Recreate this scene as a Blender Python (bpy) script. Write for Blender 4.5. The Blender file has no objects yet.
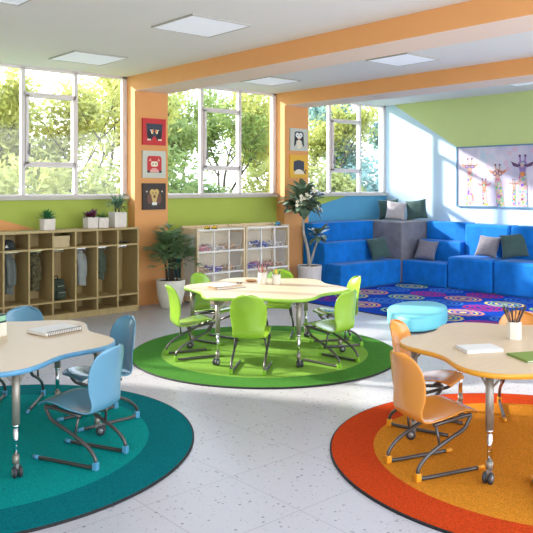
import bpy, bmesh, math, random
from math import sin, cos, pi, radians, atan2, hypot
from mathutils import Vector, Matrix, noise
R = random.Random(7)
SC = bpy.context.scene
COL = SC.collection

# ------------------------------------------------------------------ materials
def c(r, g, b):
    f = lambda v: v/12.92 if v <= .04045 else ((v+.055)/1.055)**2.4
    return (f(r/255), f(g/255), f(b/255), 1)
M = {}
def mat(name, col, rough=.5, metal=0, vary=.06, scale=12, bump=0, bscale=80, sheen=0, coat=0, stretch=None, spec=.5, trans=0, emit=0):
    m = bpy.data.materials.new(name); m.use_nodes = True
    n = m.node_tree.nodes; l = m.node_tree.links; b = n['Principled BSDF']
    b.inputs['Roughness'].default_value = rough; b.inputs['Metallic'].default_value = metal
    b.inputs['Specular IOR Level'].default_value = spec
    if sheen: b.inputs['Sheen Weight'].default_value = sheen; b.inputs['Sheen Roughness'].default_value = .4
    if coat: b.inputs['Coat Weight'].default_value = coat; b.inputs['Coat Roughness'].default_value = .15
    if emit: b.inputs['Emission Color'].default_value = col; b.inputs['Emission Strength'].default_value = emit
    tc = n.new('ShaderNodeTexCoord'); src = tc.outputs['Object']
    if stretch:
        mp = n.new('ShaderNodeMapping'); mp.inputs['Scale'].default_value = stretch; l.new(src, mp.inputs[0]); src = mp.outputs[0]
    if vary:
        t = n.new('ShaderNodeTexNoise'); t.inputs['Scale'].default_value = scale; t.inputs['Detail'].default_value = 4; l.new(src, t.inputs['Vector'])
        r = n.new('ShaderNodeValToRGB'); e = r.color_ramp.elements
        e[0].position = .3; e[1].position = .7
        e[0].color = [v*(1-vary) for v in col[:3]]+[1]; e[1].color = [min(1, v*(1+vary)) for v in col[:3]]+[1]
        l.new(t.outputs['Fac'], r.inputs[0]); l.new(r.outputs[0], b.inputs['Base Color'])
    else: b.inputs['Base Color'].default_value = col
    if bump:
        t = n.new('ShaderNodeTexNoise'); t.inputs['Scale'].default_value = bscale; t.inputs['Detail'].default_value = 3; l.new(src, t.inputs['Vector'])
        bp = n.new('ShaderNodeBump'); bp.inputs['Strength'].default_value = bump; bp.inputs['Distance'].default_value = .01
        l.new(t.outputs['Fac'], bp.inputs['Height']); l.new(bp.outputs[0], b.inputs['Normal'])
    if trans:
        tr = n.new('ShaderNodeBsdfTranslucent'); mx = n.new('ShaderNodeMixShader'); mx.inputs[0].default_value = trans
        tr.inputs['Color'].default_value = [min(1, v*1.25) for v in col[:3]]+[1]
        o = n['Material Output']; l.new(b.outputs[0], mx.inputs[1]); l.new(tr.outputs[0], mx.inputs[2]); l.new(mx.outputs[0], o.inputs[0])
    M[name] = m; return m
def glass(name, tint, gloss=.06, rough=.02):
    m = bpy.data.materials.new(name); m.use_nodes = True; n = m.node_tree.nodes; l = m.node_tree.links
    n.remove(n['Principled BSDF']); t = n.new('ShaderNodeBsdfTransparent'); t.inputs[0].default_value = tint
    g = n.new('ShaderNodeBsdfGlossy'); g.inputs['Roughness'].default_value = rough
    mx = n.new('ShaderNodeMixShader'); mx.inputs[0].default_value = gloss
    l.new(t.outputs[0], mx.inputs[1]); l.new(g.outputs[0], mx.inputs[2]); l.new(mx.outputs[0], n['Material Output'].inputs[0])
    M[name] = m; return m

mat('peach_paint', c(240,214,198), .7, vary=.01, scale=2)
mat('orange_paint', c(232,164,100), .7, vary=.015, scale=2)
mat('green_paint', c(174,190,80), .7, vary=.02, scale=2)
mat('lime_paint', c(206,221,148), .7, vary=.02, scale=2)
mat('blue_paint', c(86,160,196), .7, vary=.02, scale=2)
mat('pale_blue_paint', c(198,225,240), .6, vary=.01, scale=2)
mat('teal_paint', c(38,120,140), .7, vary=.02, scale=2)
mat('white_paint', c(232,228,224), .7, vary=.01, scale=2)
mat('ceiling_paint', c(234,231,230), .8, vary=.01, scale=2)
mat('window_metal', c(226,216,213), .45, vary=.01)
mat('sill_stone', c(196,190,180), .5, vary=.03)
mat('handle_grey', c(120,116,116), .4)
mat('panel_frame', c(176,172,164), .5)
mat('maple_top', c(220,195,160), .38, vary=.04, scale=3, stretch=(2,14,2))
mat('locker_wood', c(180,156,106), .55, vary=.09, scale=3, stretch=(10,10,1.2))
mat('shelf_wood', c(226,202,164), .5, vary=.06, scale=4, stretch=(8,8,1.5))
mat('shelf_white', c(238,234,228), .5, vary=.01)
mat('chrome', c(225,225,228), .12, 1, vary=0)
mat('tube_grey', c(92,88,84), .3, .6, vary=.02)
mat('leg_grey', c(156,148,134), .35, .4, vary=.02)
mat('caster_black', c(50,50,54), .5)
mat('caster_grey', c(150,148,146), .35, .5)
for k, col, cap in (('green', (148,190,52), (126,178,36)), ('blue', (98,150,174), (84,152,184)), ('orange', (222,146,56), (228,150,24))):
    mat(k+'_shell', c(*col), .24, vary=.02, scale=5, coat=.4); mat(k+'_cap', c(*cap), .45, vary=.02)
mat('green_edge', c(156,198,70), .4); mat('blue_edge', c(92,150,184), .4); mat('orange_edge', c(226,158,40), .4)
mat('sofa_blue', c(14,118,204), .75, vary=.18, scale=5, bump=.2, bscale=25, sheen=.12, spec=.2)
mat('sofa_grey', c(126,124,130), .8, vary=.16, scale=6, bump=.2, bscale=25, sheen=.15, spec=.2)
mat('pouf_vinyl', c(118,206,220), .45, vary=.015)
mat('pillow_green', c(60,86,82), .85, vary=.12, scale=14, bump=.3, bscale=60, sheen=.3)
mat('pillow_grey', c(124,120,130), .85, vary=.1, scale=14, bump=.3, bscale=60, sheen=.3)
mat('pillow_pale', c(180,172,174), .85, vary=.12, scale=14, bump=.3, bscale=60, sheen=.3)
mat('black_rubber', c(24,24,26), .7)
mat('pot_white', c(230,224,212), .5, vary=.03)
mat('pot_concrete', c(228,218,210), .8, vary=.07, scale=18, bump=.2)
mat('pot_ribbed', c(222,212,206), .8, vary=.08, scale=30, bump=.3)
mat('soil', c(70,54,42), .95, vary=.3, scale=40, bump=.8, bscale=60)
mat('palm_leaf', c(132,160,112), .5, vary=.35, scale=9, trans=.25)
mat('succulent_leaf', c(48,118,66), .45, vary=.3, scale=20)
mat('fern_leaf', c(60,132,58), .5, vary=.3, scale=20, trans=.2)
mat('purple_leaf', c(104,44,66), .5, vary=.4, scale=25)
mat('grey_palm_leaf', c(92,126,98), .5, vary=.35, scale=20, trans=.2)
mat('plumeria_leaf', c(112,134,108), .3, vary=.55, scale=9, coat=.3)
mat('petal', c(246,240,222), .6); mat('petal_heart', c(240,200,70), .6)
mat('trunk_grey', c(172,164,150), .8, vary=.15, scale=20, bump=.4)
mat('trunk_dark', c(70,58,44), .85, vary=.2, scale=20, bump=.4)
mat('tree_bark', c(92,76,66), .9, vary=.25, scale=8, bump=.5)
mat('lawn', c(112,140,60), .9, vary=.3, scale=3)
mat('leaf_lime', c(176,176,98), .6, vary=.3, scale=1.5, trans=.5)
mat('leaf_green', c(134,150,82), .6, vary=.35, scale=1.5, trans=.45)
mat('leaf_deep', c(116,142,78), .6, vary=.35, scale=1.5, trans=.4)
mat('leaf_teal', c(134,162,152), .6, vary=.35, scale=1.5, trans=.45)  # blue-green reflection tint of the window glass, put into the leaf colour
mat('paper', c(244,240,232), .8, vary=.02); mat('kraft', c(190,160,120), .8, vary=.08, scale=30)
mat('cover_pale', c(228,226,220), .6, vary=.02); mat('cover_grey', c(150,150,140), .6); mat('cover_green', c(126,150,64), .6, vary=.05)
mat('wire', c(90,84,78), .4, .6)
mat('ceramic', c(232,224,206), .35, vary=.02)
mat('pencil_wood', c(186,140,92), .6, vary=.1); mat('pencil_brown', c(140,102,78), .6, vary=.1); mat('pencil_red', c(206,76,60), .5)
mat('pencil_yellow', c(236,190,60), .5); mat('pencil_green', c(70,130,70), .5); mat('pencil_lead', c(50,46,46), .6); mat('pencil_pink', c(222,150,160), .5)
mat('dark_green_plastic', c(36,70,62), .5); mat('mint_plastic', c(150,196,160), .5)
mat('coat_slate', c(104,110,106), .9, vary=.15, scale=12, bump=.4, bscale=30)
mat('coat_camo', c(84,78,52), .9, vary=.75, scale=26, bump=.4, bscale=30)
mat('coat_silver', c(146,150,146), .7, vary=.15, scale=10, bump=.5, bscale=24)
mat('coat_olive', c(72,82,66), .85, vary=.2, scale=12, bump=.4, bscale=30)
mat('pack_green', c(56,66,54), .85, vary=.2, scale=12, bump=.3); mat('pack_strap', c(38,42,38), .8); mat('pack_trim', c(150,160,140), .7)
mat('cap_dark', c(44,50,52), .85, vary=.2); mat('off_white', c(226,222,214), .7)
mat('box_card', c(196,176,136), .75, vary=.05)
mat('toy_yellow', c(240,196,40), .4); mat('toy_black', c(44,36,32), .4); mat('toy_red', c(200,60,48), .4); mat('toy_blue', c(70,150,190), .4)
mat('blocks_pink', c(236,150,170), .5, vary=.35, scale=40); mat('blocks_blue', c(96,120,214), .5, vary=.4, scale=40)
mat('blocks_violet', c(140,120,206), .5, vary=.4, scale=40); mat('blocks_tan', c(220,180,140), .5, vary=.4, scale=40); mat('blocks_white', c(232,226,226), .5, vary=.2, scale=40)
mat('frame_blue', c(92,140,166), .5)
mat('light_diffuser', c(222,226,236), .6, vary=0, emit=.16)
glass('window_glass', (.98,.99,1,1), .03)
glass('bin_plastic', (.93,.92,.9,1), .12, .25)
mat('bin_clear', c(236,232,226), .25, vary=.01)

# thin clear plastic: mostly see-through with a milky share
def milky(name, share):
    m = bpy.data.materials.new(name); m.use_nodes = True; n = m.node_tree.nodes; l = m.node_tree.links
    b = n['Principled BSDF']; b.inputs['Base Color'].default_value = (.95,.93,.9,1); b.inputs['Roughness'].default_value = .25
    tl = n.new('ShaderNodeBsdfTranslucent'); tl.inputs[0].default_value = (.95,.93,.9,1)
    m2 = n.new('ShaderNodeMixShader'); m2.inputs[0].default_value = .5; l.new(b.outputs[0], m2.inputs[1]); l.new(tl.outputs[0], m2.inputs[2])
    t = n.new('ShaderNodeBsdfTransparent'); mx = n.new('ShaderNodeMixShader'); mx.inputs[0].default_value = share
    l.new(t.outputs[0], mx.inputs[1]); l.new(m2.outputs[0], mx.inputs[2]); l.new(mx.outputs[0], n['Material Output'].inputs[0]); M[name] = m
milky('bin_milky', .10)
mat('shelf_back', c(250,236,210), .6, vary=.03, scale=4, stretch=(8,8,1.5))

def carpet(name, col, spk):
    m = mat(name, c(*col), .95, vary=spk, scale=170, bump=1, bscale=170, spec=.05)
for k, a in (('teal_outer', (8,118,122)), ('teal_inner', (14,156,148)), ('green_outer', (78,136,54)), ('green_inner', (134,178,72)), ('orange_outer', (206,70,26)), ('orange_inner', (218,138,40))):
    carpet('rug_'+k, a, .38)

def floor_material():
    m = bpy.data.materials.new('terrazzo_floor'); m.use_nodes = True; n = m.node_tree.nodes; l = m.node_tree.links; b = n['Principled BSDF']
    b.inputs['Roughness'].default_value = .32
    tc = n.new('ShaderNodeTexCoord')
    def math_(op, a, bb=None, cc=None):
        x = n.new('ShaderNodeMath'); x.operation = op
        for i, v in enumerate((a, bb, cc)):
            if v is None: continue
            if isinstance(v, (int, float)): x.inputs[i].default_value = v
            else: l.new(v, x.inputs[i])
        return x.outputs[0]
    def chips(scale, thr, dark):
        v = n.new('ShaderNodeTexVoronoi'); v.inputs['Scale'].default_value = scale; l.new(tc.outputs['Object'], v.inputs['Vector'])
        sp = n.new('ShaderNodeSeparateColor'); l.new(v.outputs['Color'], sp.inputs[0])
        size = math_('MULTIPLY', sp.outputs[0], thr)
        keep = math_('GREATER_THAN', sp.outputs[1], .45)
        return math_('MULTIPLY', math_('MULTIPLY', math_('LESS_THAN', v.outputs['Distance'], size), keep), dark)
    a = chips(30, .30, .6); d = chips(70, .28, .5); e = chips(16, .2, .45)
    s = n.new('ShaderNodeSeparateXYZ'); l.new(tc.outputs['Object'], s.inputs[0])
    def joint(o, off):
        f = math_('FRACT', math_('DIVIDE', math_('ADD', o, 60-off), .6))
        return math_('GREATER_THAN', math_('ABSOLUTE', math_('SUBTRACT', f, .5)), .4962)
    j = math_('MULTIPLY', math_('MAXIMUM', joint(s.outputs[0], 2.70), joint(s.outputs[1], 2.83)), .4)
    tot = math_('MAXIMUM', math_('MAXIMUM', a, d), math_('MAXIMUM', e, j))
    mx = n.new('ShaderNodeMix'); mx.data_type = 'RGBA'; l.new(tot, mx.inputs[0])
    mx.inputs[6].default_value = c(192,189,191); mx.inputs[7].default_value = c(60,56,60)
    l.new(mx.outputs[2], b.inputs['Base Color']); M['terrazzo'] = m
floor_material()

# ------------------------------------------------------------------ builders
class MB:
    """collects shapes and links them as ONE mesh object"""
    def __init__(s): s.v = []; s.f = []; s.mi = []; s.sm = []; s.mats = []
    def _m(s, m):
        if m not in s.mats: s.mats.append(m)
        return s.mats.index(m)
    def add(s, vs, fs, m=None, smooth=False, X=None):
        o = len(s.v); k = s._m(m)
        s.v += [tuple(X @ Vector(p)) if X else tuple(p) for p in vs]
        for f in fs: s.f.append([o+i for i in f]); s.mi.append(k); s.sm.append(smooth)
        return s
    def box(s, x0, y0, z0, x1, y1, z1, m=None, X=None):
        x0, x1 = sorted((x0, x1)); y0, y1 = sorted((y0, y1)); z0, z1 = sorted((z0, z1))
        v = [(x, y, z) for z in (z0, z1) for y in (y0, y1) for x in (x0, x1)]
        return s.add(v, [(0,2,3,1),(4,5,7,6),(0,1,5,4),(2,6,7,3),(0,4,6,2),(1,3,7,5)], m, False, X)
    def tube(s, pts, r, n=10, m=None, cap=True, X=None):
        pts = [Vector(p) for p in pts]; N = len(pts)
        rs = r if isinstance(r, (list, tuple)) else [r]*N
        t0 = (pts[1]-pts[0]).normalized(); up = Vector((0,0,1)) if abs(t0.z) < .9 else Vector((1,0,0))
        a = t0.cross(up).normalized(); vs = []; fs = []
        for i in range(N):
            t = ((pts[min(i+1, N-1)]-pts[i]).normalized() + (pts[i]-pts[max(i-1, 0)]).normalized()).normalized()
            a = (a - t*a.dot(t)).normalized(); b = t.cross(a)
            for k in range(n):
                q = 2*pi*k/n; vs.append(pts[i] + (a*cos(q)+b*sin(q))*rs[i])
        for i in range(N-1):
            for k in range(n):
                fs.append((i*n+k, i*n+(k+1)%n, (i+1)*n+(k+1)%n, (i+1)*n+k))
        if cap: fs.append(tuple(range(n))[::-1]); fs.append(tuple((N-1)*n+k for k in range(n)))
        return s.add(vs, fs, m, True, X)
    def lathe(s, prof, n=32, m=None, X=None, smooth=True):
        vs = []; fs = []
        for r, z in prof:
            for k in range(n): vs.append((r*cos(2*pi*k/n), r*sin(2*pi*k/n), z))
        for i in range(len(prof)-1):
            for k in range(n): fs.append((i*n+k, i*n+(k+1)%n, (i+1)*n+(k+1)%n, (i+1)*n+k))
        if prof[0][0] > 1e-4: fs.append(tuple(range(n))[::-1])
        if prof[-1][0] > 1e-4: fs.append(tuple((len(prof)-1)*n+k for k in range(n)))
        return s.add(vs, fs, m, smooth, X)
    def prism(s, outline, z0, z1, m=None, X=None, smooth=False):
        n = len(outline); vs = [(x, y, z0) for x, y in outline]+[(x, y, z1) for x, y in outline]
        s.add(vs, [tuple(range(n))[::-1], tuple(range(n, 2*n))], m, False, X)
        return s.add(vs, [(i, (i+1)%n, n+(i+1)%n, n+i) for i in range(n)], m, smooth, X)
    def ball(s, ctr, rad, m=None, n=14, k=9, X=None):
        rx, ry, rz = rad if isinstance(rad, (tuple, list)) else (rad,)*3
        vs = [(ctr[0]+rx*sin(pi*i/k)*cos(2*pi*j/n), ctr[1]+ry*sin(pi*i/k)*sin(2*pi*j/n), ctr[2]+rz*cos(pi*i/k)) for i in range(k+1) for j in range(n)]
        fs = [(i*n+j, (i+1)*n+j, (i+1)*n+(j+1)%n, i*n+(j+1)%n) for i in range(k) for j in range(n)]
        return s.add(vs, fs, m, True, X)
    def grid(s, fn, nu, nv, m=None, smooth=True, X=None):
        vs = [fn(i/nu, j/nv) for i in range(nu+1) for j in range(nv+1)]
        fs = [(i*(nv+1)+j, (i+1)*(nv+1)+j, (i+1)*(nv+1)+j+1, i*(nv+1)+j+1) for i in range(nu) for j in range(nv)]
        return s.add(vs, fs, m, smooth, X)
    def build(s, name, material=None, parent=None, loc=None, bevel=0, seg=2, solid=0, sub=0, merge=False):
        me = bpy.data.meshes.new(name); me.from_pydata(s.v, [], s.f)
        for k in s.mats: me.materials.append(M[k or material])
        me.polygons.foreach_set('material_index', s.mi); me.polygons.foreach_set('use_smooth', s.sm)
        if merge:
            b = bmesh.new(); b.from_mesh(me); bmesh.ops.remove_doubles(b, verts=b.verts, dist=1e-5); bmesh.ops.recalc_face_normals(b, faces=b.faces); b.to_mesh(me); b.free()
        o = bpy.data.objects.new(name, me); COL.objects.link(o)
        if parent: o.parent = parent
        if loc: o.location = loc
        if solid: d = o.modifiers.new('solid', 'SOLIDIFY'); d.thickness = solid; d.offset = 0
        if bevel:
            d = o.modifiers.new('bevel', 'BEVEL'); d.width = bevel; d.segments = seg; d.limit_method = 'ANGLE'; d.angle_limit = radians(50)
            if seg > 2:
                me.polygons.foreach_set('use_smooth', [True]*len(me.polygons)); d.harden_normals = True
        if sub: d = o.modifiers.new('sub', 'SUBSURF'); d.levels = sub; d.render_levels = sub
        me.update(); return o
def thing(name, label, cat, loc=(0,0,0), rz=0, group=None):
    o = bpy.data.objects.new(name, None); COL.objects.link(o); o.location = loc; o.rotation_euler.z = rz; o.empty_display_size = .1
    return tag(o, label, cat, group)
def tag(o, label, cat, group=None, kind=None):
    o['label'] = label; o['category'] = cat
    if group: o['group'] = group
    if kind: o['kind'] = kind
    return o
def struct(o): o['kind'] = 'structure'; return o
def kids(o): return [x for x in COL.objects if x.parent == o]
def dup(o, parent=None):
    n = o.copy(); COL.objects.link(n); n.parent = parent
    for ch in kids(o): dup(ch, n)
    return n
def bez(pts, n=8):
    """Catmull-Rom through the points"""
    P = [Vector(p) for p in pts]; P = [2*P[0]-P[1]]+P+[2*P[-1]-P[-2]]; out = []
    for i in range(1, len(P)-2):
        a, b, d, e = P[i-1], P[i], P[i+1], P[i+2]
        for k in range(n):
            t = k/n; out.append(.5*((2*b)+(d-a)*t+(2*a-5*b+4*d-e)*t*t+(3*b-a-3*d+e)*t**3))
    out.append(P[-2]); return out
def fillet(pts, r, n=6):
    P = [Vector(p) for p in pts]; out = [P[0]]
    for i in range(1, len(P)-1):
        a = (P[i-1]-P[i]); b = (P[i+1]-P[i]); rr = min(r, a.length*.48, b.length*.48)
        p0 = P[i]+a.normalized()*rr; p1 = P[i]+b.normalized()*rr
        for k in range(n+1):
            t = k/n; out.append(p0*(1-t)**2+P[i]*2*t*(1-t)+p1*t*t)
    out.append(P[-1]); return out

H, TH, FPX, HZ = 1.75, radians(49), 724, 186      # camera height, heading, focal length and horizon

# ------------------------------------------------------------------ the room
YW, XW, ZC = 9.4, 11.36, 3.36
b = MB(); b.box(-1.5, -1.2, -.12, 11.6, 9.6, 0); struct(b.build('floor', 'terrazzo'))
b = MB(); b.box(-1.5, -1.2, ZC, 11.6, 9.6, ZC+.16); struct(b.build('ceiling', 'ceiling_paint'))
for nm, x0 in (('trim_1', 5.46), ('trim_2', 8.41)):      # ceiling beam with the pier that carries it
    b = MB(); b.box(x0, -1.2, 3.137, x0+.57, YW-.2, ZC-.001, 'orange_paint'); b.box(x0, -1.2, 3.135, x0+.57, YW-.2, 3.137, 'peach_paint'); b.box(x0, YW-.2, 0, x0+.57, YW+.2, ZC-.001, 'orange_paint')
    struct(b.build(nm, 'orange_paint'))
def wall_piece(b, x0, x1, polys):
    """low wall below the windows: solid box, painted fields as its front face"""
    zt = 1.56
    v = [(x0,YW+.2,0),(x1,YW+.2,0),(x1,YW+.2,zt),(x0,YW+.2,zt),(x0,YW,0),(x1,YW,0),(x1,YW,zt),(x0,YW,zt)]
    b.add(v, [(0,3,2,1)[::-1],(3,7,6,2),(0,1,5,4),(0,4,7,3),(1,2,6,5)], 'white_paint')
    for m, pts in polys: b.add([(x, YW, z) for x, z in pts], [tuple(range(len(pts)))], m)
b = MB()
wall_piece(b, -1.5, 5.46, [('green_paint', [(3.35,1.38),(4.6,1.0),(5.46,.74),(5.46,1.56),(-1.5,1.56),(-1.5,1.5)]), ('orange_paint', [(-1.5,0),(5.46,0),(5.46,.74),(4.6,1.0),(3.35,1.38),(-1.5,1.5)])])
wall_piece(b, 6.03, 8.41, [('green_paint', [(6.03,.98),(7.3,.55),(8.41,.3),(8.41,1.56),(6.03,1.56)]), ('teal_paint', [(6.03,0),(8.41,0),(8.41,.3),(7.3,.55),(6.03,.98)])])
wall_piece(b, 8.98, XW, [('green_paint', [(8.98,1.30),(10.2,1.56),(8.98,1.56)]), ('blue_paint', [(8.98,0),(XW,0),(XW,1.56),(10.2,1.56),(8.98,1.30)])])
b.box(-1.5, YW, 1.56, .85, YW+.2, ZC, 'green_paint')
struct(b.build('wall_left'))
# far right wall with the lime slope field
b = MB(); xs = XW
b.add([(xs,-1.2,0),(xs,YW+.2,0),(xs,YW+.2,ZC),(xs,-1.2,ZC),(xs+.2,-1.2,0),(xs+.2,YW+.2,0),(xs+.2,YW+.2,ZC),(xs+.2,-1.2,ZC)], [(4,5,6,7),(0,4,7,3),(1,2,6,5),(3,7,6,2),(0,1,5,4)], 'pale_blue_paint')
b.add([(xs,9.2,ZC),(xs,7.72,2.45),(xs,5.6,1.15),(xs,-1.2,1.15),(xs,-1.2,ZC)], [(0,1,2,3,4)], 'lime_paint')
b.add([(xs,YW+.2,ZC),(xs,YW+.2,0),(xs,-1.2,0),(xs,-1.2,1.15),(xs,5.6,1.15),(xs,7.72,2.45),(xs,9.2,ZC)], [tuple(range(7))], 'pale_blue_paint')
struct(b.build('wall_right'))
b = MB(); b.box(-1.7, -1.2, 0, -1.5, 9.6, ZC); struct(b.build('wall_sun_block', 'white_paint'))  # unseen windowless wall, added to keep the sun off the teal rug

def window(nm, x0, x1, mull, sash):
    w = bpy.data.objects.new(nm, None); COL.objects.link(w); struct(w); w.location = ((x0+x1)/2, YW, 1.56)
    L = Vector(w.location)
    def put(b, n, m, bev=.004):
        b.v = [(p[0]-L.x, p[1]-L.y, p[2]-L.z) for p in b.v]; return b.build(n, m, w, bevel=bev)
    y0, y1, t = YW+.02, YW+.09, .05
    b = MB(); b.box(x0-.001, YW-.05, 1.56, x1+.001, YW+.2, 1.61); put(b, 'window_sill', 'sill_stone')
    b = MB(); b.box(x0, y0, 1.61, x0+t+.02, y1, ZC-.001); b.box(x1-t-.02, y0, 1.61, x1, y1, ZC-.001)
    b.box(x0, y0, ZC-.04, x1, y1, ZC-.001); b.box(x0, y0, 1.61, x1, y1, 1.635); put(b, 'window_frame', 'window_metal')
    for x in mull:
        b = MB(); b.box(x-.028, y0, 1.62, x+.028, y1, ZC-.02); put(b, 'mullion', 'window_metal')
    edges = [x0]+mull+[x1]
    for a, d in zip(edges[:-1], edges[1:]):
        is_s = any(a <= q <= d for q in sash)
        if is_s:
            for z in (2.03, 2.99):
                b = MB(); b.box(a, y0, z-.024, d, y1, z+.024); put(b, 'transom', 'window_metal')
            b = MB(); e = .034; za, zb = 2.045, 2.975; ys0, ys1 = YW-.02, YW+.06
            b.box(a+.03, ys0, za, a+.03+e, ys1, zb); b.box(d-.03-e, ys0, za, d-.03, ys1, zb); b.box(a+.03, ys0, za, d-.03, ys1, za+e); b.box(a+.03, ys0, zb-e, d-.03, ys1, zb)
            s_ = put(b, 'sash', 'window_metal')
            b = MB(); b.box(a+.045, ys0-.03, 2.17, a+.062, ys0, 2.22); b.box(a+.043, ys0-.045, 2.17, a+.064, ys0-.028, 2.32)
            h_ = put(b, 'sash_handle', 'handle_grey', .003); h_.parent = s_
            spans = ((1.63, 2.01), (2.09, 2.93), (3.01, ZC-.03))
        else: spans = ((1.63, ZC-.03),)
        for za, zb in spans:
            b = MB(); b.box(a+.02, YW+.05, za, d-.02, YW+.056, zb); put(b, 'pane', 'window_glass', 0)
window('window_1', .85, 5.46, [1.6, 2.36, 3.12, 3.89, 4.65], [2.7, 4.2])
window('window_2', 6.03, 8.41, [6.825, 7.607], [7.2])
window('window_3', 8.98, XW, [9.765, 10.6], [10.2])

# ceiling light panels
PL = [((4.27,5.91), .36, 'square ceiling light panel, the large one nearest above the green table'),
      ((4.27,8.32), .36, 'square ceiling light panel close to the big left window'),
      ((2.19,5.91), .36, 'square ceiling light panel cut by the top left corner of the photo'),
      ((7.33,5.8), .33, 'square ceiling light panel between the two orange beams, farther from the windows'),
      ((7.3,8.3), .33, 'square ceiling light panel between the two orange beams, nearer the windows'),
      ((10.3,5.8), .33, 'square ceiling light panel past the second beam above the blue sofa seats')]
for (x, y), r, lab in PL:
    t = thing('ceiling_light', lab, 'ceiling light', (x, y, ZC-.018), 0, 'square ceiling light panels')
    b = MB(); q = r; e = .012
    for a in ((-q,-q,q,-q+e),(-q,q-e,q,q),(-q,-q+e,-q+e,q-e),(q-e,-q+e,q,q-e)): b.box(a[0], a[1], 0, a[2], a[3], .018)
    b.build('frame', 'panel_frame', t)
    b = MB(); b.box(-q+e, -q+e, .004, q-e, q-e, .017); b.build('diffuser', 'light_diffuser', t)

# ------------------------------------------------------------------ rugs
def round_rug(k, x, y, lab, RR=1.39):
    t = thing('round_rug', lab, 'rug', (x, y, 0), 0, 'round rugs under the tables')
    r0, z = RR-(.29 if k == 'orange' else .315), .0158
    b = MB(); b.lathe([(r0,.004),(r0,z),(RR-.012,z),(RR-.009,.004),(r0,.004)][::-1], 128, 'rug_'+k+'_outer', smooth=False); b.build('border', None, t)
    b = MB(); b.lathe([(r0,.003),(r0,z)], 128, 'rug_'+k+'_inner', smooth=False); b.build('centre', None, t)
    b = MB(); b.lathe([(RR-.012,0),(RR-.012,.0135),(RR-.005,.0150),(RR,.012),(RR,0),(RR-.012,0)][::-1], 128, 'black_rubber', smooth=False); b.build('edging', None, t)
CR = dict(green=(4.985,5.765), blue=(1.745,4.965), orange=(4.435,2.365))
CT = dict(green=(5.015,5.785), blue=(1.777,5.03), orange=(4.535,2.49))
round_rug('green', *CR['green'], 'round two-tone green rug under the green-edged table', 1.392)
round_rug('teal', *CR['blue'], 'round two-tone teal rug under the blue-edged table', 1.445)
round_rug('orange', *CR['orange'], 'round red-orange rug with amber centre under the orange-edged table', 1.38)

# blue rug with swirl ovals
for k, col in (('rug_royal', (24,70,178)), ('rug_yellow', (228,206,120)), ('rug_lime', (150,196,140)), ('rug_crimson', (188,50,120)), ('rug_coral', (234,150,126)), ('rug_sky', (72,130,214)), ('rug_purple', (110,50,150)), ('rug_azure', (40,100,214)), ('rug_aqua', (70,160,200))):
    mat(k, c(*col), .95, vary=.12, scale=120, bump=.6, bscale=190, spec=.05)
t = thing('patterned_rug', 'rectangular royal blue rug with coloured swirl ovals in front of the sofa', 'rug', (9.0, 6.1, 0))
b = MB(); b.box(-1.42, -1.9, 0, 1.40, 2.12, .010); b.build('edging', 'black_rubber', t)
b = MB(); b.box(-1.405, -1.885, .006, 1.385, 2.105, .012, 'rug_royal')
def ring(b, cx, cy, r0, r1, asp, z, m, n=28):
    v = []; 
    for k in range(n):
        a = 2*pi*k/n; v += [(cx+r0*cos(a), cy+r0*asp*sin(a), z), (cx+r1*cos(a), cy+r1*asp*sin(a), z)]
    b.add(v, [(2*k, 2*k+1, (2*k+3)%(2*n), (2*k+2)%(2*n)) for k in range(n)], m)
seqs = {7.83: ['rug_purple','rug_yellow','rug_coral','rug_sky','rug_lime'], 7.12: ['rug_coral','rug_sky','rug_lime','rug_crimson','rug_sky'],
        6.42: ['rug_lime','rug_aqua','rug_sky','rug_coral','rug_crimson'], 5.73: ['rug_yellow','rug_coral','rug_crimson','rug_yellow','rug_sky'],
        5.03: ['rug_crimson','rug_sky','rug_coral','rug_lime','rug_crimson'], 4.4: ['rug_coral','rug_lime','rug_crimson','rug_yellow','rug_coral']}
for yy, ms in seqs.items():
    for i, m in enumerate(ms):
        px_, py_ = 8.04+.525*i-9.0, yy-6.1+R.uniform(-.03,.03); 
        for k, (r0, r1) in enumerate(((.21,.24),(.15,.18),(.09,.12),(.0,.045))):
            ring(b, px_, py_, r0, r1, 1.22, .0126+.0001*k, m if k % 2 == 0 or m in ('rug_sky',) else {'rug_yellow':'rug_lime','rug_coral':'rug_yellow','rug_crimson':'rug_crimson','rug_lime':'rug_yellow','rug_purple':'rug_crimson','rug_aqua':'rug_azure'}[m])
        for q in range(16):      # scalloped outer band
            a = 2*pi*q/16; ring(b, px_+.235*cos(a), py_+.235*1.22*sin(a), 0, .022, 1, .0124, m, 8)
b.build('carpet', None, t)

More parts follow.
